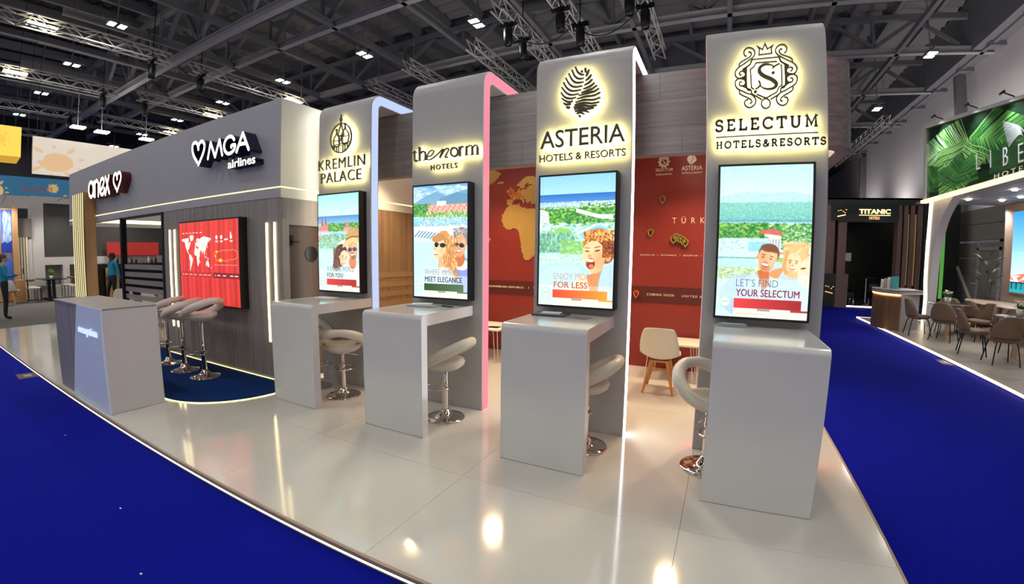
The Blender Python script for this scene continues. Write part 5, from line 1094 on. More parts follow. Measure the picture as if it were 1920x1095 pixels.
for k in range(16):
    a = k*2.4; h = .95+.06*k; x, y = 7+.16*math.cos(a), 14+.16*math.sin(a); d = Vector((math.cos(a), math.sin(a), .5)).normalized(); sd_ = Vector((-math.sin(a), math.cos(a), 0))*.05
    p = Vector((x, y, h)); q = p+d*.3; mdl = p+d*.15+Vector((0, 0, .03)); MB().add([p, mdl+sd_, q, mdl-sd_], [(0, 1, 2), (0, 2, 3)]).build('leaf', MATS['dark_leaf'], tp, fixn=False)
# ================================================================== dark hotel stand at the rear right
tn = thing('dark_stand', 'black and brown hotel stand with gold lettering at the aisle end', 'stand', (5.4, 18.3, 0))
M_tb = mat('blackish_green_panel', '#0f1815', .4); M_tbr = mat('brown_post', '#6a5049', .5, grain=(9, 9, .5), gcol='#7a5e55')
m = MB(); m.box(3.72, 6.92, 18.3, 18.5, 3.62, 3.86).box(3.72, 6.92, 18.3, 22, 3.8, 3.86); m.build('canopy', mat('dark_green_canopy', '#1c2a24', .4), tn)
m = MB(); m.box(4.1, 6.1, 18.3, 18.4, 3.0, 3.62).box(3.85, 4.5, 18.28, 18.4, 3.05, 3.62); m.build('sign_board', M_tb, tn)
m = MB(); m.box(3.5, 8.15, 22, 22.2, 0, 3.8).box(6.95, 8.15, 18.3, 18.45, 0, 3.75); m.build('rear_panel', M_tb, tn)
for x0, x1 in ((3.72, 4.0), (4.12, 4.4), (6.1, 6.24), (6.3, 6.44), (6.52, 6.66), (6.76, 6.9)): MB().box(x0, x1, 18.35, 18.75, 0, 3.62).build('post', M_tbr, tn)
MB().box(3.4, 4.05, 18.8, 22, 0, 3.6).build('side_wall', M_tbr, tn)
MB().box(3.65, 8.2, 18.25, 22, ZC, 0).build('stand_floor', mat('dark_wood_floor', '#4d4038', .4), tn); MB().box(3.65, 5.6, 18.22, 18.25, ZC+.01, .005).build('light_edge', emis('edge_white', '#fff4e6', 3.2), tn)
for x in (6.47, 6.71): MB().box(x-.015, x+.015, 18.4, 18.43, .8, 3.3).build('light_strip', emis('gold_strip', '#c9a95c', .22), tn)
MB().box(7.55, 7.66, 18.27, 18.3, .4, 3.4).build('green_light', emis('green_strip', '#5fb04a', .5), tn)
E_gold = emis('gold_letter', '#ffd890', 1.6); E_gold2 = emis('gold_letter_dim', '#d8a860', 1.1); fT = frameY(18.3)
text('TITANIC', fT, 4.78, 5.82, 3.30, 3.46, 0, .04, [E_gold], tn, offset=.02); text('HOTELS', fT, 5.12, 5.46, 3.1, 3.2, 0, .03, [E_gold2], tn, offset=.02)
m = MB(); m.box(4.78, 5.82, 18.27, 18.3, 3.235, 3.255).bar((4.05, 18.27, 3.19), (4.32, 18.27, 3.25), .03); m.build('gold_rule', E_gold, tn)
m = MB()
for x, z in ((4.06, 3.38), (4.14, 3.4), (4.22, 3.36), (4.28, 3.31), (4.32, 3.42)): m.box(x, x+.045, 18.26, 18.28, z, z+.03)
m.build('gold_mark', E_gold2, tn)
quad_uv('wall_picture', frameY(21.99), 5.0, 5.5, 1.6, 1.95, 0, emis('dim_picture', '#8f7f68', .35), tn)
quad_uv('wall_picture', frameY(18.29), 7.0, 7.4, 1.95, 2.45, 0, emis('dim_picture2', '#6a4a34', .4), tn)
fd = thing('front_desk', 'brown desk with gold marks on its black face at the dark stand', 'desk', (4.05, 18.1, 0))
MB().box(4.02, 4.42, 17.9, 18.24, ZC, 1.14).build('desk_side', mat('grey_brown_wood', '#6a5750', .5), fd); MB().box(3.6, 4.02, 17.9, 18.24, ZC, 1.14).build('desk_front', M_tb, fd)
m = MB()
for x, z in ((3.68, .68), (3.76, .66), (3.86, .6), (3.92, .66)): m.box(x, x+.04, 17.88, 17.9, z, z+.03)
m.bar((3.68, 17.89, .5), (3.93, 17.89, .44), .03); m.build('gold_mark', E_gold2, fd)
t = thing('bar_table', 'slim bar table with chrome foot inside the dark stand', 'table', (5.32, 19, 0)); m = MB(); m.lathe([(.25, 0), (.25, .02), (.05, .05), (.035, .1), (.035, .98)], (5.32, 19, 0), 20); m.build('pedestal', M_chrome, t); m = MB(); m.lathe([(.001, 0), (.33, 0), (.33, .03), (.001, .03)], (5.32, 19, .98), 24); m.build('table_top', M_black, t)
for k, (x, y) in enumerate(((4.75, 19.6), (5.9, 19.4))):
    t = thing('low_armchair', ['black low armchair left of the slim bar table', 'black low armchair right of the slim bar table'][k], 'chair', (x, y, 0)); MB().box(x-.3, x+.3, y-.3, y+.3, .2, .42).build('seat', M_black, t, bevel=.03); MB().box(x-.3, x+.3, y+.22, y+.32, .42, .78).build('backrest', M_black, t, bevel=.03)
    for a in (-.26, .26):
        for b in (-.26, .26): MB().bar((x+a, y+b, .2), (x+a, y+b, 0), .03).build('leg', M_chrome, t)
# ================================================================== left background stands
def B(name, lb, cat, x0, x1, y0, y1, z0, z1, mt, **k):
    o = MB().box(x0, x1, y0, y1, z0, z1).build(name, mt, None, loc=((x0+x1)/2, (y0+y1)/2, z0), **k); return tag(o, lb, cat)
M_wst = mat('white_stand_paint', '#b5b0ac', .5, grain=(1, 1, 1), gcol='#aea9a5'); M_led = mat('switched_off_led_wall', '#35322f', .5, grain=(30, 30, 30), gcol='#3b3835')
wf = thing('screen_frame_wall', 'tall white frame wall around a switched off dark screen', 'wall', (-22, 7, 0))
m = MB(); m.box(-22.6, -22, 4.27, 4.68, 0, 3.82).box(-22.6, -22, 4.68, 11, 3.57, 3.82).box(-22.6, -22, 4.68, 11, 1.23, 1.53).box(-22.6, -22, 4.68, 11, 0, .45)
for y in (5.3, 6.25, 7.2, 8.15): m.box(-22.6, -22, y, y+.24, .45, 1.23)
m.build('frame', M_wst, wf); MB().box(-22.4, -22.06, 4.68, 11, 1.53, 3.57).build('led_panel', M_led, wf); MB().box(-22.6, -22.5, 4.68, 11, .45, 1.23).build('niche_back', mat('niche_grey', '#8d8884', .6), wf)
tag(MB().box(-30, -21.6, 2, 14, ZC, 0).build('stand_floor', mat('pale_grey_floor', '#a5a09b', .4), None), kind='structure')
tag(MB().box(-21.6, -13.52, 1.9, 30, ZC, ZC+.004).build('grey_aisle', M_gcarpet, None), kind='structure')
# dark dining set
t = thing('dining_table', 'black dining table with small green plant before the dark screen', 'table', (-21.2, 4.65, 0)); m = MB(); m.box(-21.9, -20.5, 4.3, 5.05, .72, .75); m.build('table_top', M_black, t)
for x in (-21.55, -20.85): MB().box(x-.05, x+.05, 4.63, 4.73, .03, .72).box(x-.25, x+.25, 4.45, 4.9, 0, .03).build('pedestal', M_black, t)
t = thing('small_plant', 'small green plant on the black dining table', 'plant', (-21, 4.65, .75)); m = MB(); m.lathe([(.001, 0), (.05, 0), (.06, .1), (.001, .1)], (-21, 4.65, .75), 14); m.build('pot', M_shell, t)
m = MB()
for k in range(40): a = RNG.uniform(0, 2*PI); l = RNG.uniform(.06, .16); h = RNG.uniform(.1, .3); m.add([(-21, 4.65, .83), (-21+math.cos(a)*l*.6, 4.65+math.sin(a)*l*.6+.03, .83+h*.7), (-21+math.cos(a)*l, 4.65+math.sin(a)*l, .83+h)], [(0, 1, 2)])
o = m.build('leaves', mat('bright_leaf', '#6f9a3c', .5), t, fixn=False); o['kind'] = 'stuff'
M_seat = mat('ivory_seat', '#cfc3a8', .6)
def frame_chair(lb, x, y, rz):
    t = thing('frame_chair', lb, 'chair', (0, 0, 0), 0, 'frame chairs round the black dining table')
    m = MB(); m.box(-.2, .2, -.2, .2, .44, .49); m.build('seat', M_seat, t, bevel=.02)
    m = MB(); m.tube([(.24*math.cos(a), -.0+.24*math.sin(a), .74) for a in [PI*(1+k/10) for k in range(11)]], .035, 8); m.build('backrest', mat('brown_back', '#4c4038', .6), t)
    for a in (-.21, .21):
        for b in (-.2, .2): m = MB(); m.tube([(a, b, .74 if b < 0 else .46), (a, b, 0)], .012, 6); m.build('leg', M_blackm, t)
    t.location = (x, y, 0); t.rotation_euler = (0, 0, rz)
frame_chair('brown backed frame chair at the left end of the black table', -20.6, 4.0, R(-15)); frame_chair('brown backed frame chair second from left at the black table', -21.4, 4.0, 0)
frame_chair('brown backed frame chair right of the black table', -20.6, 5.35, R(180)); frame_chair('brown backed frame chair at the far right corner of the table', -21.5, 5.35, R(180))
# poster stand on the far left
pt = thing('poster_stand', 'oak edged stand wall with blue lake poster at the left picture edge', 'stand', (-21.5, 3, 0))
MB().box(-22, -21.5, 3.55, 3.73, 0, 3.35).build('post', M_oak, pt); MB().box(-22, -21.55, 2.5, 3.55, 0, 3.3).build('wall_board', M_oak, pt)
quad_uv('poster', lambda u, v, n: (-21.55+n, 3.19+u, v), 0, .35, .42, 3.24, .004, imgmat('lake_picture', picture_blue(), lit=True), pt)
MB().box(-21.1, -20.75, 3.45, 3.76, 0, .76).build('cabinet', M_oak, pt)
MB().box(-22.0, -21.9, 3.74, 4.26, 2.28, 2.97).build('grey_header', mat('warm_grey_board', '#6c625f', .6), pt)
for k in range(4): MB().box(-21.95, -21.9, 3.78+k*.09, 3.83+k*.09, 0, 2.28).build('slat', M_seat, pt)
MB().box(-22.1, -21.96, 3.74, 4.26, 0, 2.28).build('wall_board', M_wst, pt)
MB().box(-27.5, -27, 1, 9, 3.75, 4.3).build('white_fascia', M_wst, pt)
shell_chair('shell_chair', 'white shell chair beside the standing person at the left edge', -20.3, 3.22, R(60))
for k, (x, y, z) in enumerate(LSP):  # arms and cans for the added brightening spotlights
    t = thing('added_spotlight', 'added small white arm spotlight on the white frame wall, %s' % ['left one', 'middle one', 'right one'][k], 'lamp', (x, y, z)); MB().bar((x, y, z+.05), (-22, y, z-.05 if y > 4.3 else z-.3), .03).build('arm', M_wst, t); m = MB(); m.lathe([(.001, .06), (.06, .06), (.08, -.06), (.07, -.06), (.001, -.02)], (x, y, z), 14); m.build('can', M_wst, t)
# hanging banners
def hang(name, lb, x, y0, y1, z0, z1, cv, glow=0, th=.15):
    t = thing(name, lb, 'banner', (x, (y0+y1)/2, z0)); MB().box(x-th, x, y0, y1, z0, z1).build('box', M_wst, t)
    quad_uv('print', lambda u, v, n: (x+n, y0+u, v), 0, y1-y0, z0, z1, .01, imgmat(name+'_picture', cv.a, glow or 1, lit=not glow), t)
    for y in ((y0+.2, y1-.2) if z0 > 5 else (y0+.2, 5.3)): MB().bar((x-.1, y, z1), (x-.1, y, 13.3), .02).build('cable', M_blackm, t)
    return t
c = sunpic('#e0d3c4', '#e5b98a', 400, 130, .12, .62, .17); c.line([(.42, .98), (.47, .6), (.48, .95), (.53, .55)], .022, '#4a9ad8'); c.ell(.57, .75, .02, .08, '#4a9ad8')
hang('sun_banner', 'hanging pale banner with orange spiral suns above the grey fascia', -28, 5.48, 14.5, 5.48, 7.28, c, .62)
c = sunpic('#1b5f86', '#c9a46a', 400, 70, .6, .45, .05); c2 = sunpic('#1b5f86', '#d8b070', 400, 70, .22, .7, .1); mk = (abs(c2.a-hx('#1b5f86')).sum(-1) > .03)[..., None]; c.a = np.where(mk, c2.a, c.a)
t = hang('blue_banner', 'blue hanging banner with sun drawings and hash tag lettering', -28, 2.5, 9, 4.3, 5.3, c, .55)
text('#visitENJOY', lambda u, v, n: (-27.99+n, u, v), 5.0, 6.4, 4.62, 4.9, .002, .02, [mat('dull_red_print', '#9a5a50', .6)], t, split=False, name='lettering')
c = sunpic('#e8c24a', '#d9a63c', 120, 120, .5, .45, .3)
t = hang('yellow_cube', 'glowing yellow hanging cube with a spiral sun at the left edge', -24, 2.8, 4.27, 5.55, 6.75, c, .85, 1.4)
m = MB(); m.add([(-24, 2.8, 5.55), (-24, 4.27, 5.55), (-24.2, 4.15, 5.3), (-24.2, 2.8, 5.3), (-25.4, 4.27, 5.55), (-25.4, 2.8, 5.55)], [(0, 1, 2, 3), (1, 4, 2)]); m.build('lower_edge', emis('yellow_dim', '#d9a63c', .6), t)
for k, (y, z) in enumerate(((6.9, 7.75), (8.0, 7.7), (10.2, 7.7))):
    o = MB().box(-27.2, -26.7, y, y+.6, z, z+.06).build('banner_floodlight', emis('banner_flood', '#fff6e0', 14), None, loc=(-27, y, z)); MB().bar((-27, y+.3, z+.06), (-27, y+.3, 13.3), .025).build('hanger', M_steel, o); tag(o, 'long floodlight washing the sun banner, %s' % ['left one', 'middle one', 'right one'][k], 'lamp')
# counter, red screen and bottles seen through the glass
t = thing('dark_bar', 'black bar counter with glossy front seen past the tan column', 'counter', (-20, 6.2, 0)); MB().box(-20.6, -20, 5.7, 9.5, 0, 1.2).build('bar_body', mat('glossy_black_bar', '#1c1512', .15), t); MB().box(-20.65, -19.95, 5.65, 9.6, 1.2, 1.24).build('bar_top', M_black, t)
MB().box(-19.9, -19.4, 6.2, 6.5, 0, 1.1).build('oak_box', M_oak, t)
quad_uv('red_display', lambda u, v, n: (-21.9+n, u, v), 6.9, 9.0, 1.55, 2.1, .06, emis('red_display_glow', '#b02820', .6), wf)
for k in range(14):
    y = 6.75+k*.19+RNG.uniform(-.03, .03); h = RNG.uniform(.16, .3); m = MB(); m.lathe([(.001, 0), (.04, 0), (.04, h*.6), (.014, h*.75), (.014, h), (.001, h)], (0, 0, 0), 10)
    o = m.build('bottle', [M_black, M_glass, M_shell, mat('amber_glass', '#5a3418', .1)][k % 4], None); o.location = (-20.3+RNG.uniform(-.1, .1), y, 1.24); tag(o, 'small bottle on the dark bar behind the glass partition', 'bottle', 'bottles on the dark bar')
shell_chair('shell_chair', 'white shell chair inside the pavilion left of the glass', -12.45, 4.25, R(70)); shell_chair('shell_chair', 'white shell chair behind the frosted glass stripes', -10.6, 4.3, R(-60)); shell_chair('shell_chair', 'white shell chair deeper inside behind the glass', -11.6, 5.45, R(20))
t = thing('round_table', 'white round table among the chairs behind the glass', 'table', (-11.3, 4.55, 0)); m = MB(); m.lathe([(.001, -.02), (.4, -.02), (.4, 0), (.001, 0)], (-11.3, 4.65, .72), 26); m.build('table_top', M_steelw, t); m = MB(); m.lathe([(.24, 0), (.24, .02), (.03, .04), (.03, .7)], (-11.3, 4.65, 0), 16); m.build('pedestal', M_steelw, t)

# ================================================================== people
M_skin = mat('skin_tone', '#b98a70', .5); M_skin2 = mat('skin_tone_dark', '#4a3026', .5); M_teal = mat('teal_shirt', '#0f7f9c', .7); M_trous = mat('black_trousers', '#0d0d10', .7); M_hair = mat('dark_hair', '#171210', .6); M_hairb = mat('brown_hair', '#4a3a30', .6)
def person(lb, x, y, rz, skin, hair, arms, legs):
    t = thing('person', lb, 'person', (0, 0, 0))
    V = []; Ed = []; Mt = []
    def v(p, r, par, mt):
        V.append((p, r)); Mt.append(mt)
        if par is not None: Ed.append((par, len(V)-1))
        return len(V)-1
    pe = v((0, 0, .93), (.15, .11), None, 1); wa = v((0, 0, 1.06), (.14, .10), pe, 0); ch = v((0, .01, 1.24), (.165, .11), wa, 0); ub = v((0, .01, 1.36), (.12, .08), ch, 0)
    n1 = v((0, 0, 1.45), (.052, .052), ub, 2); h1 = v((0, -.012, 1.52), (.062, .075), n1, 2); h2 = v((0, -.01, 1.60), (.078, .095), h1, 2); v((0, -.0, 1.67), (.05, .06), h2, 2)
    for s_, (el, wr, hd_) in zip((-1, 1), arms):
        sh_ = v((s_*.17, .01, 1.38), (.06, .06), ub, 0); e_ = v(el, (.045, .045), sh_, 0); w_ = v(wr, (.03, .03), e_, 0); hh = v(tuple((a*.35+b*.65) for a, b in zip(wr, hd_)), (.03, .018), w_, 2)
        d = (Vector(hd_)-Vector(wr)).normalized(); sd_ = Vector((0, 0, 1)).cross(d); sd_ = sd_.normalized() if sd_.length > .1 else Vector((0, 1, 0))
        for k in range(4): f1 = v(tuple(Vector(hd_)+sd_*(k-1.5)*.019), (.008, .008), hh, 2); v(tuple(Vector(hd_)+sd_*(k-1.5)*.021+d*(.055-.008*abs(k-1.5))+Vector((0, -.012, -.01))), (.007, .007), f1, 2)
        v(tuple(Vector(wr)*.4+Vector(hd_)*.6+sd_*.045+Vector((0, -.01, .01))), (.009, .009), w_, 2)
    for s_, (kn, an, to) in zip((-1, 1), legs):
        hp_ = v((s_*.095, 0, .86), (.095, .1), pe, 1); k_ = v(kn, (.06, .065), hp_, 1); a_ = v(an, (.045, .05), k_, 1); v(to, (.04, .03), a_, 3)
    me = bpy.data.meshes.new('body'); me.from_pydata([q[0] for q in V], Ed, []); o = bpy.data.objects.new('body', me); COL.objects.link(o)
    md = o.modifiers.new('s', 'SKIN'); md.use_smooth_shade = True
    for i, q in enumerate(V): sv = me.skin_vertices[0].data[i]; sv.radius = q[1]; sv.use_root = (i == 0)
    o.modifiers.new('u', 'SUBSURF').levels = 2
    dg = bpy.context.evaluated_depsgraph_get(); nm = bpy.data.meshes.new_from_object(o.evaluated_get(dg)); bpy.data.objects.remove(o)
    nm.materials.clear()
    for q in (M_teal, M_trous, skin, M_black): nm.materials.append(q)
    segs = [(Vector(V[a][0]), Vector(V[b][0]), Mt[b]) for a, b in Ed]
    for f in nm.polygons:
        c = f.center; best = min(segs, key=lambda s_: ((s_[0]+(s_[1]-s_[0])*min(1, max(0, (c-s_[0]).dot(s_[1]-s_[0])/max((s_[1]-s_[0]).length_squared, 1e-6))))-c).length)
        f.material_index = best[2]; f.use_smooth = True
    b = bpy.data.objects.new('body', nm); COL.objects.link(b); b.parent = t
    m = MB(); m.ell((0, .012, 1.635), (.088, .1, .085), 14, 8); m.ell((0, .055, 1.58), (.08, .06, .1), 12, 6); m.build('hair', hair, t)
    m = MB(); m.ell((0, -.108, 1.575), (.012, .018, .02), 8, 5); m.ell((-.085, 0, 1.58), (.012, .022, .03), 8, 5); m.ell((.085, 0, 1.58), (.012, .022, .03), 8, 5); m.build('nose_and_ears', skin, t)
    m = MB(); m.ell((-.03, -.094, 1.60), (.013, .008, .007), 8, 4); m.ell((.03, -.094, 1.60), (.013, .008, .007), 8, 4); m.build('eyes', M_black, t)
    m = MB(); m.ell((0, -.088, 1.535), (.025, .008, .006), 8, 4); m.build('mouth', mat('lip', '#8a4a40', .5), t)
    t.location = (x, y, ZC); t.rotation_euler = (0, 0, rz); return t
person('person in a teal sweater and black trousers holding up a phone at the left edge', -15.75, 2.35, R(172), M_skin, M_hairb,
       [((-.22, -.05, 1.12), (-.16, -.28, 1.16), (-.13, -.36, 1.18)), ((.22, .0, 1.1), (.17, -.26, 1.12), (.13, -.34, 1.15))], [((-.1, -.02, .49), (-.1, .02, .09), (-.1, -.13, .045)), ((.1, -.01, .49), (.11, .03, .09), (.12, -.12, .045))])
t = thing('phone', 'black phone held by the person in the teal sweater', 'phone', (-15.62, 2.79, 1.18)); MB().box(-15.66, -15.58, 2.785, 2.795, 1.12, 1.27).build('phone_body', M_black, t)
person('person in a teal top and black trousers walking behind the tan column', -17.5, 5.66, R(12), M_skin2, M_hair,
       [((-.23, .04, 1.12), (-.24, -.04, .88), (-.24, -.07, .80)), ((.23, .06, 1.12), (.25, .10, .88), (.25, .10, .80))], [((-.1, -.10, .5), (-.1, -.16, .1), (-.1, -.31, .045)), ((.1, -.01, .5), (.1, .14, .11), (.1, .02, .045))])

# ================================================================== hall
def S(name, x0, x1, y0, y1, z0, z1, mt): return tag(MB().box(x0, x1, y0, y1, z0, z1).build(name, mt, None), kind='structure')
S('floor', -45, 12, -14, 60, ZC-.1, ZC, M_carpet)
S('wall_right', 12, 12.3, -14, 60, ZC, 12.6, M_wallw); S('wall_back', -45, 12, 60, 60.3, ZC, 16, mat('dark_hall_end', '#2c2b2e', .8)); S('wall_left', -45.3, -45, -14, 60, ZC, 16, MATS['dark_hall_end']); 
for k, (x, y, z) in enumerate(WASH):
    t = thing('wall_washer', 'black wall washer lamp aimed up the white hall wall', 'lamp', (x, y, z), group='wall washers by the white hall wall')
    m = MB(); m.lathe([(.001, -.12), (.14, -.12), (.2, .1), (.17, .1), (.12, -.08), (.001, -.08)], (x, y, z), 14); m.build('housing', M_blackm, t); m = MB(); m.box(x-.05, x+.05, y-.05, y+.05, ZC, z-.12); m.build('stand', M_blackm, t)
for k, (x0, x1, y0, y1, h, lb) in enumerate(((-10, -5, 12.5, 17, 3.1, 'added unseen glowing block behind the pavilion, lighting the roof'), (-2.2, 1.6, 11, 15.5, 3.1, 'added unseen glowing block behind the red wall, lighting the roof'))):  # added blocks, out of sight, whose glow lifts the dark roof
    t = thing('added_glow_block', lb, 'stand', ((x0+x1)/2, (y0+y1)/2, ZC)); MB().box(x0, x1, y0, y1, ZC, h-.6).build('base', M_wst, t); MB().box(x0, x1, y0, y1, h-.6, h).build('roof_uplight', emis('added_block_glow', '#fff8ee', 2.4), t)

# corrugated roof sheet
rf = thing('ceiling', 'dark corrugated hall roof', None, (0, 0, 0), kind='structure')
m = MB(); ys = np.arange(-14, 60, .35)
vs = []
for i, y in enumerate(ys):
    z = 13.4+(.17 if i % 2 else 0)
    vs += [(-45, y, z), (12.2, y, z)]
k0 = int((9.35+14)/.35)
m.add(vs[2*k0:], [(2*i, 2*i+1, 2*i+3, 2*i+2) for i in range(len(ys)-1-k0)]); m.build('roof_sheet', M_roof, rf, fixn=False)
m = MB(); m.add(vs[:2*k0+2], [(2*i, 2*i+1, 2*i+3, 2*i+2) for i in range(k0)]); m.build('roof_sheet', M_blanket, rf, fixn=False)
for x in np.arange(-44, 12, 1.85): MB().box(x-.08, x+.08, -14, 60, 12.9, 13.35).build('purlin', M_steel, rf)
# roof girders across the hall
def girder(y, zb, zt, x0=-45, x1=12, step=3.7, lb=''):
    t = thing('roof_girder', lb, 'girder', ((x0+x1)/2, y, zb), group='steel girders under the hall roof')
    MB().box(x0, x1, y-.13, y+.13, zb, zb+.04).box(x0, x1, y-.03, y+.03, zb+.04, zb+.28).box(x0, x1, y-.13, y+.13, zb+.28, zb+.32).build('lower_chord', M_steel_l, t)
    MB().box(x0, x1, y-.13, y+.13, zt-.25, zt).build('upper_chord', M_steel, t)
    n = int((x1-x0)/step)
    for k in range(n):
        a = x0+k*step; MB().bar((a, y, zb+.4), (a+step/2, y, zt-.25), .16).build('web_member', M_steel, t); MB().bar((a+step/2, y, zt-.25), (a+step, y, zb+.4), .16).build('web_member', M_steel, t)
        MB().bar((a, y, zb+.4), (a, y, zt-.25), .14).build('web_member', M_steel, t)
for y, zb, n_ in ((9.35, 10, 'nearest, light flanged'), (12.7, 11, 'second'), (18.2, 11, 'third'), (23.4, 11, 'fourth'), (29.0, 11, 'fifth'), (36, 11, 'sixth'), (45, 11, 'farthest')): girder(y, zb, 12.9, lb='long steel roof girder, %s from the viewer' % n_ if n_[0] != 'n' and n_[:3] != 'far' else 'long steel roof girder, %s of them' % n_)
# lengthwise beams
i = 0
for x in np.arange(-40.6, 12, 3.72):
    o = MB().box(x-.09, x+.09, 5, 58, 11.0, 11.1).box(x-.02, x+.02, 5, 58, 11.1, 11.3).build('roof_beam', M_steel, None, loc=(x, 30, 11)); tag(o, 'slim steel beam running lengthwise under the hall roof', 'beam', 'lengthwise roof beams')
for x in (-28.5, -22.6): tag(MB().bar((x, -4, 9.9), (x, 9, 9.9), .06).build('roof_rod', M_steel_l, None, loc=(x, 3, 9.9)), 'thin light rod hanging level under the hall roof at the left', 'rod', 'thin rods at the left')
# lighting trusses
def truss(x, y0, y1, z, lb, w=.21, glow=None):
    t = thing('lighting_truss', lb, 'truss', (x, (y0+y1)/2, z), group='aluminium lighting trusses')
    c4 = [(x-w, z), (x+w, z), (x-w, z+2*w), (x+w, z+2*w)]
    for a, b in c4: MB().bar((a, y0, b), (a, y1, b), .05).build('chord', M_alu, t)
    m = MB(); n = max(2, int((y1-y0)/.55)); s_ = (y1-y0)/n
    for k in range(n):
        a = y0+k*s_; b = a+s_; f = (k % 2)
        for (p, q) in ((0, 1), (2, 3), (0, 2), (1, 3)):
            P, Q = (c4[p], c4[q]) if f else (c4[q], c4[p])
            m.bar((P[0], a, P[1]), (Q[0], b, Q[1]), .028)
    o = m.build('lattice', M_alu, t)
    for y in (y0+.5, y1-.5): MB().bar((x, y, z+2*w), (x, y, 13.35), .025).build('hanger', M_steel, t)
    return t
tl = [(-20.75, -3, 8.9, 9.7, 'left of the pavilion, nearest of the rear trusses'), (-27.1, -3, 9.0, 9.7, 'second from the nearest at the left'), (-33.3, -3, 9.0, 9.7, 'third at the left'), (-40, -3, 9, 9.7, 'farthest at the left'),
      (-20.9, 9.9, 16.5, 9.7, 'ending above the operator sign'), (-26.7, 9.9, 17, 9.7, 'beyond the light flanged girder'), (-32.9, 9.9, 18, 9.7, 'far behind the sun banner'),
      (-12.6, 15, 22, 9.7, 'above the pink lit arch, left one'), (-9.1, 14.7, 24, 9.7, 'above the pink lit arch, right one'), (-6.85, 12.6, 24, 9.7, 'left of the leaf emblem arch'), (-4.9, 12.6, 24, 9.7, 'right above the leaf emblem arch'), (-2.4, 12.6, 18.5, 9.7, 'over the header beam'), (9.3, 30, 44, 9.7, 'far right by the hall wall'), (-15.6, 16, 22, 9.7, 'over the palace hotel arch')]
for x, y0, y1, z, lb in tl: truss(x, y0, y1, z, 'aluminium lighting truss '+lb)
# chain hoists and spotlights hung on the trusses
k = 0
for x, y in ((-6.9, 13.6), (-6.9, 14.8), (-4.9, 13.4), (-4.6, 14.6), (-2.6, 13.2), (-2.3, 14.2), (-20.8, 8.2), (-27, 8.3), (-33.2, 8.4), (-20.9, 10.4), (-26.8, 10.3)):
    t = thing('chain_hoist', 'black chain hoist on a truss, '+['above the pink arch, nearer of two', 'above the pink arch, farther of two', 'left above the leaf emblem arch', 'right above the leaf emblem arch', 'above the bright strip of the leaf arch', 'highest right of the leaf arch', 'at the top left over the sun banner', 'left, on the second truss', 'far left, on the third truss', 'behind the top of the pavilion', 'behind the operator sign'][k], 'hoist', (x, y, 9.2), group='black hoists and lamps on the trusses')
    m = MB(); m.lathe([(.001, -.5), (.12, -.5), (.16, -.3), (.16, .1), (.08, .2), (.001, .2)], (x, y, 9.4), 12); m.build('hoist_body', M_blackm, t)
    m = MB(); m.bar((x, y, 9.6), (x, y, 13.35), .03).box(x-.3, x+.3, y-.08, y+.08, 9.62, 9.72); m.build('chain', M_blackm, t); k += 1
for k, pts in enumerate(([(-6.9, 14.6, 9.6), (-6, 14.8, 8.95), (-5, 14.6, 9.6)], [(-4.8, 14.4, 9.6), (-3.9, 15, 8.7), (-2.5, 14.2, 9.6)])):
    m = MB(); m.tube([Vector((a, b, c)) for a, b, c in [tuple(Vector(pts[0])*(1-t)**2+Vector(pts[1])*2*t*(1-t)+Vector(pts[2])*t*t) for t in [j/12 for j in range(13)]]], .02, 6); tag(m.build('power_cable', M_blackm, None, loc=pts[0]), ['black cable sagging between trusses left of the leaf arch', 'black cable sagging between trusses over the leaf arch'][k], 'cable')
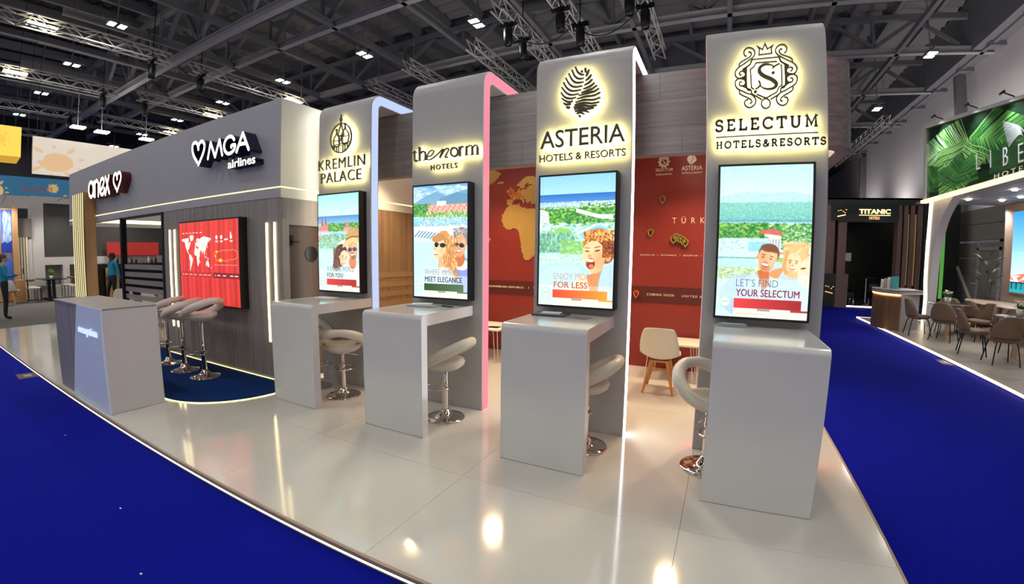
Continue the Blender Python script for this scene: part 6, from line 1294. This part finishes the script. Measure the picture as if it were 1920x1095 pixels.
# flood lamps in pairs
ORD = ['leftmost', 'second from the left', 'third from the left', 'fourth from the left', 'fifth from the left', 'sixth from the left', 'seventh from the left', 'eighth from the left', 'ninth from the left', 'tenth from the left']
def lamp(x, y, lb, z=10.0):
    t = thing('ceiling_light', lb, 'lamp', (x, y, z), group='paired floodlights under the hall roof')
    MB().box(x-.04, x+.04, y-.5, y+.5, z+.12, z+.2).bar((x, y, z+.15), (x, y, 13.2), .04).build('bracket', M_steel, t)
    for dy in (-.19, .19):
        MB().box(x-.2, x+.2, y+dy-.15, y+dy+.15, z+.005, z+.12).build('housing', M_steel, t); MB().box(x-.17, x+.17, y+dy-.11, y+dy+.11, z, z+.004).build('lens', E_lamp, t)
for xi in range(-6, 4):
    for yj in range(-2, 5):
        x = -8.2+5.5*xi; y = 6.2+7.4*yj
        if xi < 3 and yj > 1: continue
        if xi in (1, 2) and yj == 1: continue
        if xi == 3 and yj not in (-2, -1, 2, 3): continue
        if xi == 3 and yj > 1: lb = 'pair of roof floodlights %s' % ('up right of the rounded header end' if yj == 2 else 'far down the hall just right of the header end')
        elif yj in (0, 1): lb = 'pair of roof floodlights, %s in the %s row' % (ORD[xi+6], 'nearer' if yj == 0 else 'farther')
        else: lb = 'pair of roof floodlights high over the blue aisle before the stand'
        lamp(x, y, lb)
for x, y in ((-27, 4.4), (-20.8, 4.1), (-26.9, 14.2), (-33, 14.5), (-20.8, 15.4)):
    t = thing('truss_floodlight', 'warm floodlight glowing in a truss at '+{-27: 'the left, second truss', -20.8: 'the left, nearest truss', -26.9: 'the pavilion roof line, middle', -33: 'the pavilion roof line, farthest'}[x]+(' beyond the flanged girder' if y > 15 else ''), 'lamp', (x, y, 9.75), group='warm floodlights inside the trusses')
    MB().box(x-.2, x+.2, y-.5, y+.5, 9.83, 9.86).build('lens', emis('truss_lens', '#fff0c8', 10), t)
# wall pipe
m = MB(); m.tube([(11.85, 27, 2), (11.85, 27, 11)], .14, 10); m.box(11.5, 12, 26.2, 26.5, 3, 11.2); tag(m.build('wall_duct', mat('duct_grey', '#6f6c70', .6), None, loc=(11.85, 27, 2)), 'grey vertical duct on the white hall wall above the palm banner', 'duct')
m = MB(); m.box(11.5, 12, 44, 44.4, 0, 10.5); tag(m.build('wall_post', mat('duct_grey', '#6f6c70', .6), None, loc=(11.85, 44, 0)), 'grey steel post against the far white hall wall', 'post')
for k, y in enumerate(np.arange(16, 50, 3.1)): tag(MB().box(11.3, 12, y, y+.4, 10.9, 11.5).build('wall_bracket', M_steel, None, loc=(11.6, y, 11)), 'dark bracket where the roof meets the white hall wall', 'bracket', 'dark roof edge brackets')
MB_ = MB().box(11.0, 12.0, -14, 60, 11.1, 13.4).build('trim_1', M_steel, None); tag(MB_, kind='structure')
